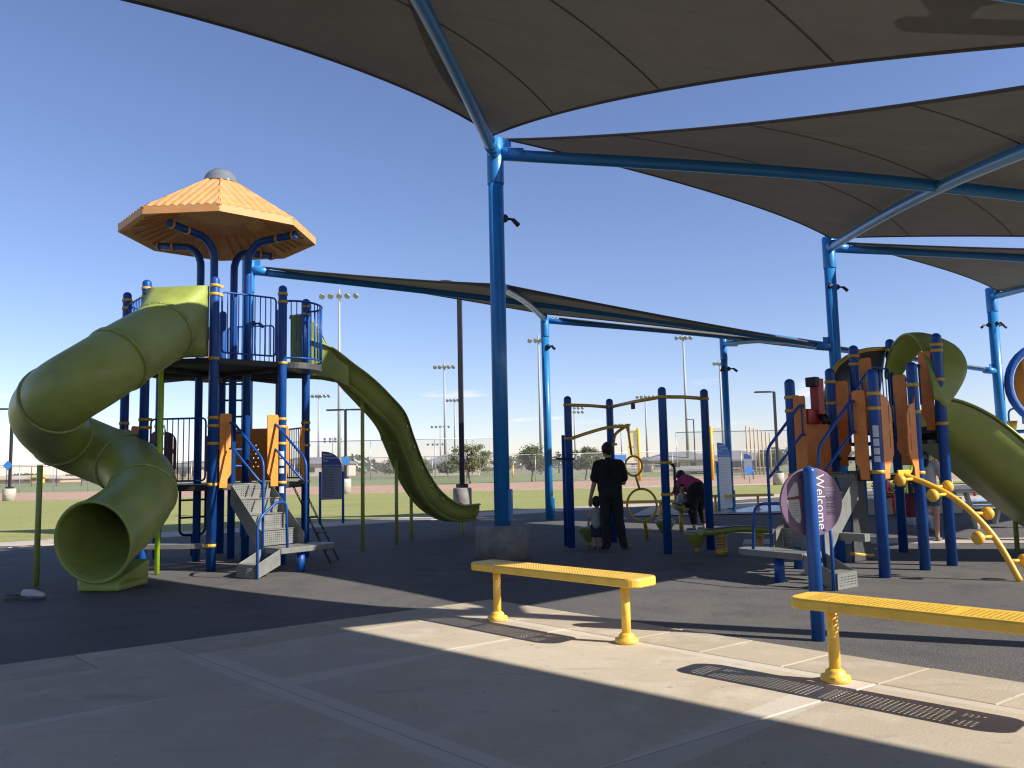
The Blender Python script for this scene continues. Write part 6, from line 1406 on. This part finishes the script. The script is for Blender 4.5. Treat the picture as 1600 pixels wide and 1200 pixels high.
# woman bending over the spinner seat
p = gp(1090, 829); f = V(-0.45, 0.9, 0).normalized(); s_ = V(f.y, -f.x, 0)
hc = Lp(-0.03, 0.46, 1.13)
pw_ = [('c', Lp(0, 0.02, 0.9), Lp(0, 0.3, 1.0), 0.185, 0.17, SH), ('c', Lp(-0.06, 0.05, 0.88), Lp(-0.08, 0.36, 0.98), 0.14, 0.13, SH), ('c', Lp(0.06, 0.05, 0.88), Lp(0.08, 0.36, 0.98), 0.14, 0.13, SH), ('c', Lp(-0.14, 0.38, 0.98), Lp(0.14, 0.38, 0.98), 0.09, 0.09, SH),
       ('c', Lp(-0.18, 0.38, 0.97), Lp(-0.2, 0.4, 0.8), 0.075, 0.075, SH), ('c', Lp(0.18, 0.38, 0.97), Lp(0.2, 0.4, 0.8), 0.075, 0.075, SH), ('c', Lp(-0.2, 0.4, 0.84), Lp(-0.2, 0.42, 0.7), 0.05, 0.042, SK), ('c', Lp(0.2, 0.4, 0.84), Lp(0.2, 0.42, 0.7), 0.05, 0.042, SK),
       ('c', Lp(-0.2, 0.42, 0.7), Lp(-0.14, 0.52, 0.54), 0.04, 0.03, SK), ('c', Lp(0.2, 0.42, 0.7), Lp(0.12, 0.52, 0.54), 0.04, 0.03, SK),
       ('c', Lp(0, -0.08, 0.82), Lp(0, -0.02, 0.86), 0.2, 0.19, PA), ('c', Lp(-0.1, -0.06, 0.8), Lp(-0.13, -0.02, 0.45), 0.15, 0.1, PA), ('c', Lp(0.1, -0.06, 0.8), Lp(0.16, 0.03, 0.45), 0.15, 0.1, PA), ('c', Lp(-0.13, -0.02, 0.45), Lp(-0.14, -0.06, 0.2), 0.095, 0.07, PA), ('c', Lp(0.16, 0.03, 0.45), Lp(0.19, 0.02, 0.2), 0.095, 0.07, PA),
       ('c', Lp(-0.14, -0.06, 0.2), Lp(-0.14, -0.07, 0.07), 0.045, 0.036, SK), ('c', Lp(0.19, 0.02, 0.2), Lp(0.19, 0.0, 0.07), 0.045, 0.036, SK), ('c', Lp(-0.14, -0.09, 0.03), Lp(-0.16, 0.12, 0.025), 0.036, 0.032, SO), ('c', Lp(0.19, -0.02, 0.03), Lp(0.19, 0.19, 0.025), 0.036, 0.032, SO),
       ('c', Lp(0, 0.4, 1.02), hc, 0.06, 0.06, SK)]
pw_ += head(hc, 0.108, f + V(0, 0, -0.8)) + hand(Lp(-0.14, 0.52, 0.54), f - V(0, 0, 0.4), V(0, 0, 1), s_, 0.95, SK) + hand(Lp(0.12, 0.52, 0.54), f - V(0, 0, 0.4), V(0, 0, 1), -s_, 0.95, SK)
wt = person(p, 'woman in magenta shirt and black trousers bending over the green seat', pw_, ['tee_pink', 'pants_black', 'skin', 'sneaker', 'hair'], 0.01)
hair_cap(wt, p + hc + V(0, 0, 0.01), 0.112, f, p, extra=[('c', p + hc + f * 0.02 + V(-0.08, 0, 0.02), p + hc + V(-0.17, -0.02, -0.06), 0.035, 0.025, 0)])
# small child seated on the spinner seat
p = gp(1065, 829); f = V(0.3, -1, 0).normalized(); s_ = V(f.y, -f.x, 0); base = V(p.x + 0.03, p.y, 0.47)
pcx = [('c', Lp(0, 0.0, 0.07), Lp(0, 0.02, 0.25), 0.085, 0.075, SH), ('c', Lp(-0.06, 0.02, 0.26), Lp(0.06, 0.02, 0.26), 0.045, 0.045, SH), ('c', Lp(-0.08, 0.02, 0.25), Lp(-0.13, 0.06, 0.14), 0.035, 0.033, SH), ('c', Lp(0.08, 0.02, 0.25), Lp(0.13, 0.06, 0.14), 0.035, 0.033, SH),
       ('c', Lp(-0.13, 0.06, 0.14), Lp(-0.1, 0.13, 0.1), 0.024, 0.02, SK), ('c', Lp(0.13, 0.06, 0.14), Lp(0.1, 0.13, 0.1), 0.024, 0.02, SK), ('c', Lp(-0.05, 0.02, 0.05), Lp(-0.07, 0.17, 0.08), 0.055, 0.045, PA), ('c', Lp(0.05, 0.02, 0.05), Lp(0.07, 0.17, 0.08), 0.055, 0.045, PA),
       ('c', Lp(-0.07, 0.17, 0.08), Lp(-0.07, 0.24, -0.04), 0.036, 0.03, SK), ('c', Lp(0.07, 0.17, 0.08), Lp(0.07, 0.24, -0.04), 0.036, 0.03, SK), ('c', Lp(-0.07, 0.24, -0.05), Lp(-0.07, 0.31, -0.06), 0.026, 0.022, SO), ('c', Lp(0.07, 0.24, -0.05), Lp(0.07, 0.31, -0.06), 0.026, 0.022, SO), ('c', Lp(0, 0.02, 0.28), Lp(0, 0.02, 0.32), 0.032, 0.032, SK)]
pcx += head(Lp(0, 0.03, 0.4), 0.088, f) + hand(Lp(-0.1, 0.13, 0.1), f, V(0, 0, 1), s_, 0.5, SK) + hand(Lp(0.1, 0.13, 0.1), f, V(0, 0, 1), -s_, 0.5, SK)
ct = person(base, 'small child in white sitting on the green spinner seat', pcx, ['cloth_white', 'shorts_navy', 'skin', 'sneaker', 'hair'], 0.01)
hair_cap(ct, base + Lp(0, 0.03, 0.405), 0.091, f, base)
# standing girl behind the structure
def standing(p, f, h, label, mats, shorts=True):
    k = h / 1.78; f = Vector(f).normalized(); s_ = V(f.y, -f.x, 0)
    L = lambda x, y, z: s_ * x * k + f * y * k + V(0, 0, z * k)
    pr = [('c', L(0, 0, 1.05), L(0, 0, 1.34), 0.13 * k, 0.13 * k, SH), ('c', L(-0.13, 0, 1.42), L(0.13, 0, 1.42), 0.07 * k, 0.07 * k, SH), ('c', L(-0.16, 0, 1.42), L(-0.2, 0, 1.25), 0.058 * k, 0.055 * k, SH), ('c', L(0.16, 0, 1.42), L(0.2, 0, 1.25), 0.058 * k, 0.055 * k, SH),
          ('c', L(-0.2, 0, 1.27), L(-0.22, 0.02, 1.1), 0.04 * k, 0.036 * k, SK), ('c', L(0.2, 0, 1.27), L(0.22, 0.02, 1.1), 0.04 * k, 0.036 * k, SK), ('c', L(-0.22, 0.02, 1.1), L(-0.18, 0.2, 1.05), 0.036 * k, 0.026 * k, SK), ('c', L(0.22, 0.02, 1.1), L(0.18, 0.2, 1.05), 0.036 * k, 0.026 * k, SK),
          ('c', L(0, 0, 0.92), L(0, 0, 1.0), 0.145 * k, 0.135 * k, PA)]
    for sg in (-1, 1):
        pr += [('c', L(0.085 * sg, 0, 0.9), L(0.09 * sg, 0, 0.7 if shorts else 0.5), 0.1 * k, (0.09 if shorts else 0.075) * k, PA), ('c', L(0.09 * sg, 0, 0.72), L(0.095 * sg, 0, 0.5), 0.078 * k, 0.058 * k, SK if shorts else PA), ('c', L(0.095 * sg, 0, 0.5), L(0.1 * sg, -0.03, 0.1), 0.058 * k, 0.038 * k, SK if shorts else PA), ('c', L(0.1 * sg, -0.04, 0.04), L(0.11 * sg, 0.14, 0.03), 0.042 * k, 0.036 * k, SO)]
        pr += hand(L(0.18 * sg, 0.2, 1.05), f, V(0, 0, 1), -s_ * sg, 0.9 * k, SK)
    pr += [('c', L(0, 0, 1.44), L(0, 0.01, 1.55), 0.052 * k, 0.05 * k, SK)] + head(L(0, 0.02, 1.66), 0.112 * k, f)
    t = person(p, label, pr, mats, 0.013); hair_cap(t, Vector(p) + L(0, 0.02, 1.67), 0.116 * k, f, Vector(p), extra=[('c', Vector(p) + L(0, -0.08, 1.6), Vector(p) + L(0, -0.1, 1.4), 0.06 * k, 0.04 * k, 0)])
standing(gp(1457, 845), (0.6, 0.8, 0), 1.62, 'girl in white top and denim shorts standing behind the climbing structure', ['cloth_white', 'denim', 'skin', 'sneaker', 'hair'])
# seated figures
def seated(p, f, hs, label, mats, k=1.0, lean=0.1):
    f = Vector(f).normalized(); s_ = V(f.y, -f.x, 0); L = lambda x, y, z: s_ * x * k + f * y * k + V(0, 0, hs + z * k)
    sh = 0.5
    pr = [('c', L(0, 0.0, 0.12), L(0, lean, sh - 0.08), 0.145 * k, 0.13 * k, SH), ('c', L(-0.13, lean, sh), L(0.13, lean, sh), 0.07 * k, 0.07 * k, SH), ('c', L(0, 0, 0.06), L(0, 0.03, 0.1), 0.15 * k, 0.14 * k, PA)]
    for sg in (-1, 1):
        pr += [('c', L(0.16 * sg, lean, sh), L(0.21 * sg, lean + 0.06, sh - 0.24), 0.06 * k, 0.052 * k, SH), ('c', L(0.21 * sg, lean + 0.06, sh - 0.24), L(0.12 * sg, lean + 0.28, sh - 0.3), 0.04 * k, 0.028 * k, SK), ('c', L(0.08 * sg, 0.02, 0.06), L(0.11 * sg, 0.42, 0.07), 0.09 * k, 0.068 * k, PA)]
        pr += [('c', L(0.11 * sg, 0.42, 0.07), V(*L(0.11 * sg, 0.44, 0).xy, 0.09), 0.062 * k, 0.042 * k, PA), ('c', V(*L(0.11 * sg, 0.42, 0).xy, 0.04), V(*L(0.12 * sg, 0.6, 0).xy, 0.035), 0.042 * k, 0.036 * k, SO)]
        pr += hand(L(0.12 * sg, lean + 0.28, sh - 0.3), f, V(0, 0, 1), -s_ * sg, 0.9 * k, SK)
    hc = L(0, lean + 0.04, sh + 0.25); pr += [('c', L(0, lean, sh + 0.02), L(0, lean + 0.02, sh + 0.14), 0.052 * k, 0.05 * k, SK)] + head(hc, 0.112 * k, f)
    t = person(p, label, pr, mats, 0.013); hair_cap(t, Vector(p) + hc + V(0, 0, 0.01), 0.116 * k, f, Vector(p), extra=[('c', Vector(p) + hc - f * 0.08, Vector(p) + hc - f * 0.1 - V(0, 0, 0.24 * k), 0.06 * k, 0.04 * k, 0)])
seated(gp(1424, 832), (0.85, 0.4, 0), 0.2, 'person in maroon top and pale trousers sitting low behind the blue posts', ['maroon', 'pants_pale', 'skin', 'sneaker', 'hair'], 0.95, 0.12)
q = gp(1540, 822); 
# picnic table on the right with things on it
t = thing('picnic_table', 'pale picnic table under the green slide at the right', 'table', q)
M['tabletop'] = mat('pale_coated_table', (0.52, 0.46, 0.34), 0.6, 0.1, 5)
obj('tabletop', MB().box(q + V(0, 0, 0.72), (1.5, 0.75, 0.05)), M['tabletop'], t, 0.02)
for sg in (-1, 1): obj('bench_plank', MB().box(q + V(0, 0.62 * sg, 0.44), (1.5, 0.27, 0.045)), M['tabletop'], t, 0.015); obj('leg_frame', MB().prism([(-0.62, 0), (-0.5, 0), (-0.16, 0.69), (0.16, 0.69), (0.5, 0), (0.62, 0), (0.62, 0.07), (0.28, 0.7), (-0.28, 0.7), (-0.62, 0.07)], q + V(0.5 * sg, 0, 0), (0, 1, 0), (0, 0, 1), (1, 0, 0), 0.05), M['tabletop'], t)
M['bagdark'] = mat('dark_bag', (0.015, 0.015, 0.018), 0.8, 0.3, 9, bump=0.4, bscale=12)
bg_ = q + V(0.1, 0.1, 0.745); t = thing('backpack', 'dark rounded bag standing on the pale picnic table', 'bag', bg_)
obj('body', MB().ball(bg_ + V(0, 0, 0.2), 0.2, 16, 10, (1.5, 0.8, 1.0)), M['bagdark'], t); obj('strap', MB().tube([bg_ + V(-0.1, -0.05, 0.38), bg_ + V(0, -0.05, 0.46), bg_ + V(0.1, -0.05, 0.38)], 0.015, 6), M['bagdark'], t)
seated(gp(1397, 806) + V(0, 0.5, 0), (0.5, -0.8, 0), 0.44, 'child in red sitting on a low wall beyond the splash pad', ['red', 'red', 'skin', 'sneaker', 'hair'], 0.75, 0.05)
p = gp(1397, 806) + V(0, 0.55, 0); M['seatwall'] = M['walk']
o = obj('low_wall', MB().box(p + V(0.3, 0.2, 0.2), (3.4, 0.4, 0.4)), M['walk'], loc=V(p.x, p.y, 0)); tag(o, 'low pale seat wall beyond the splash pad', 'wall')
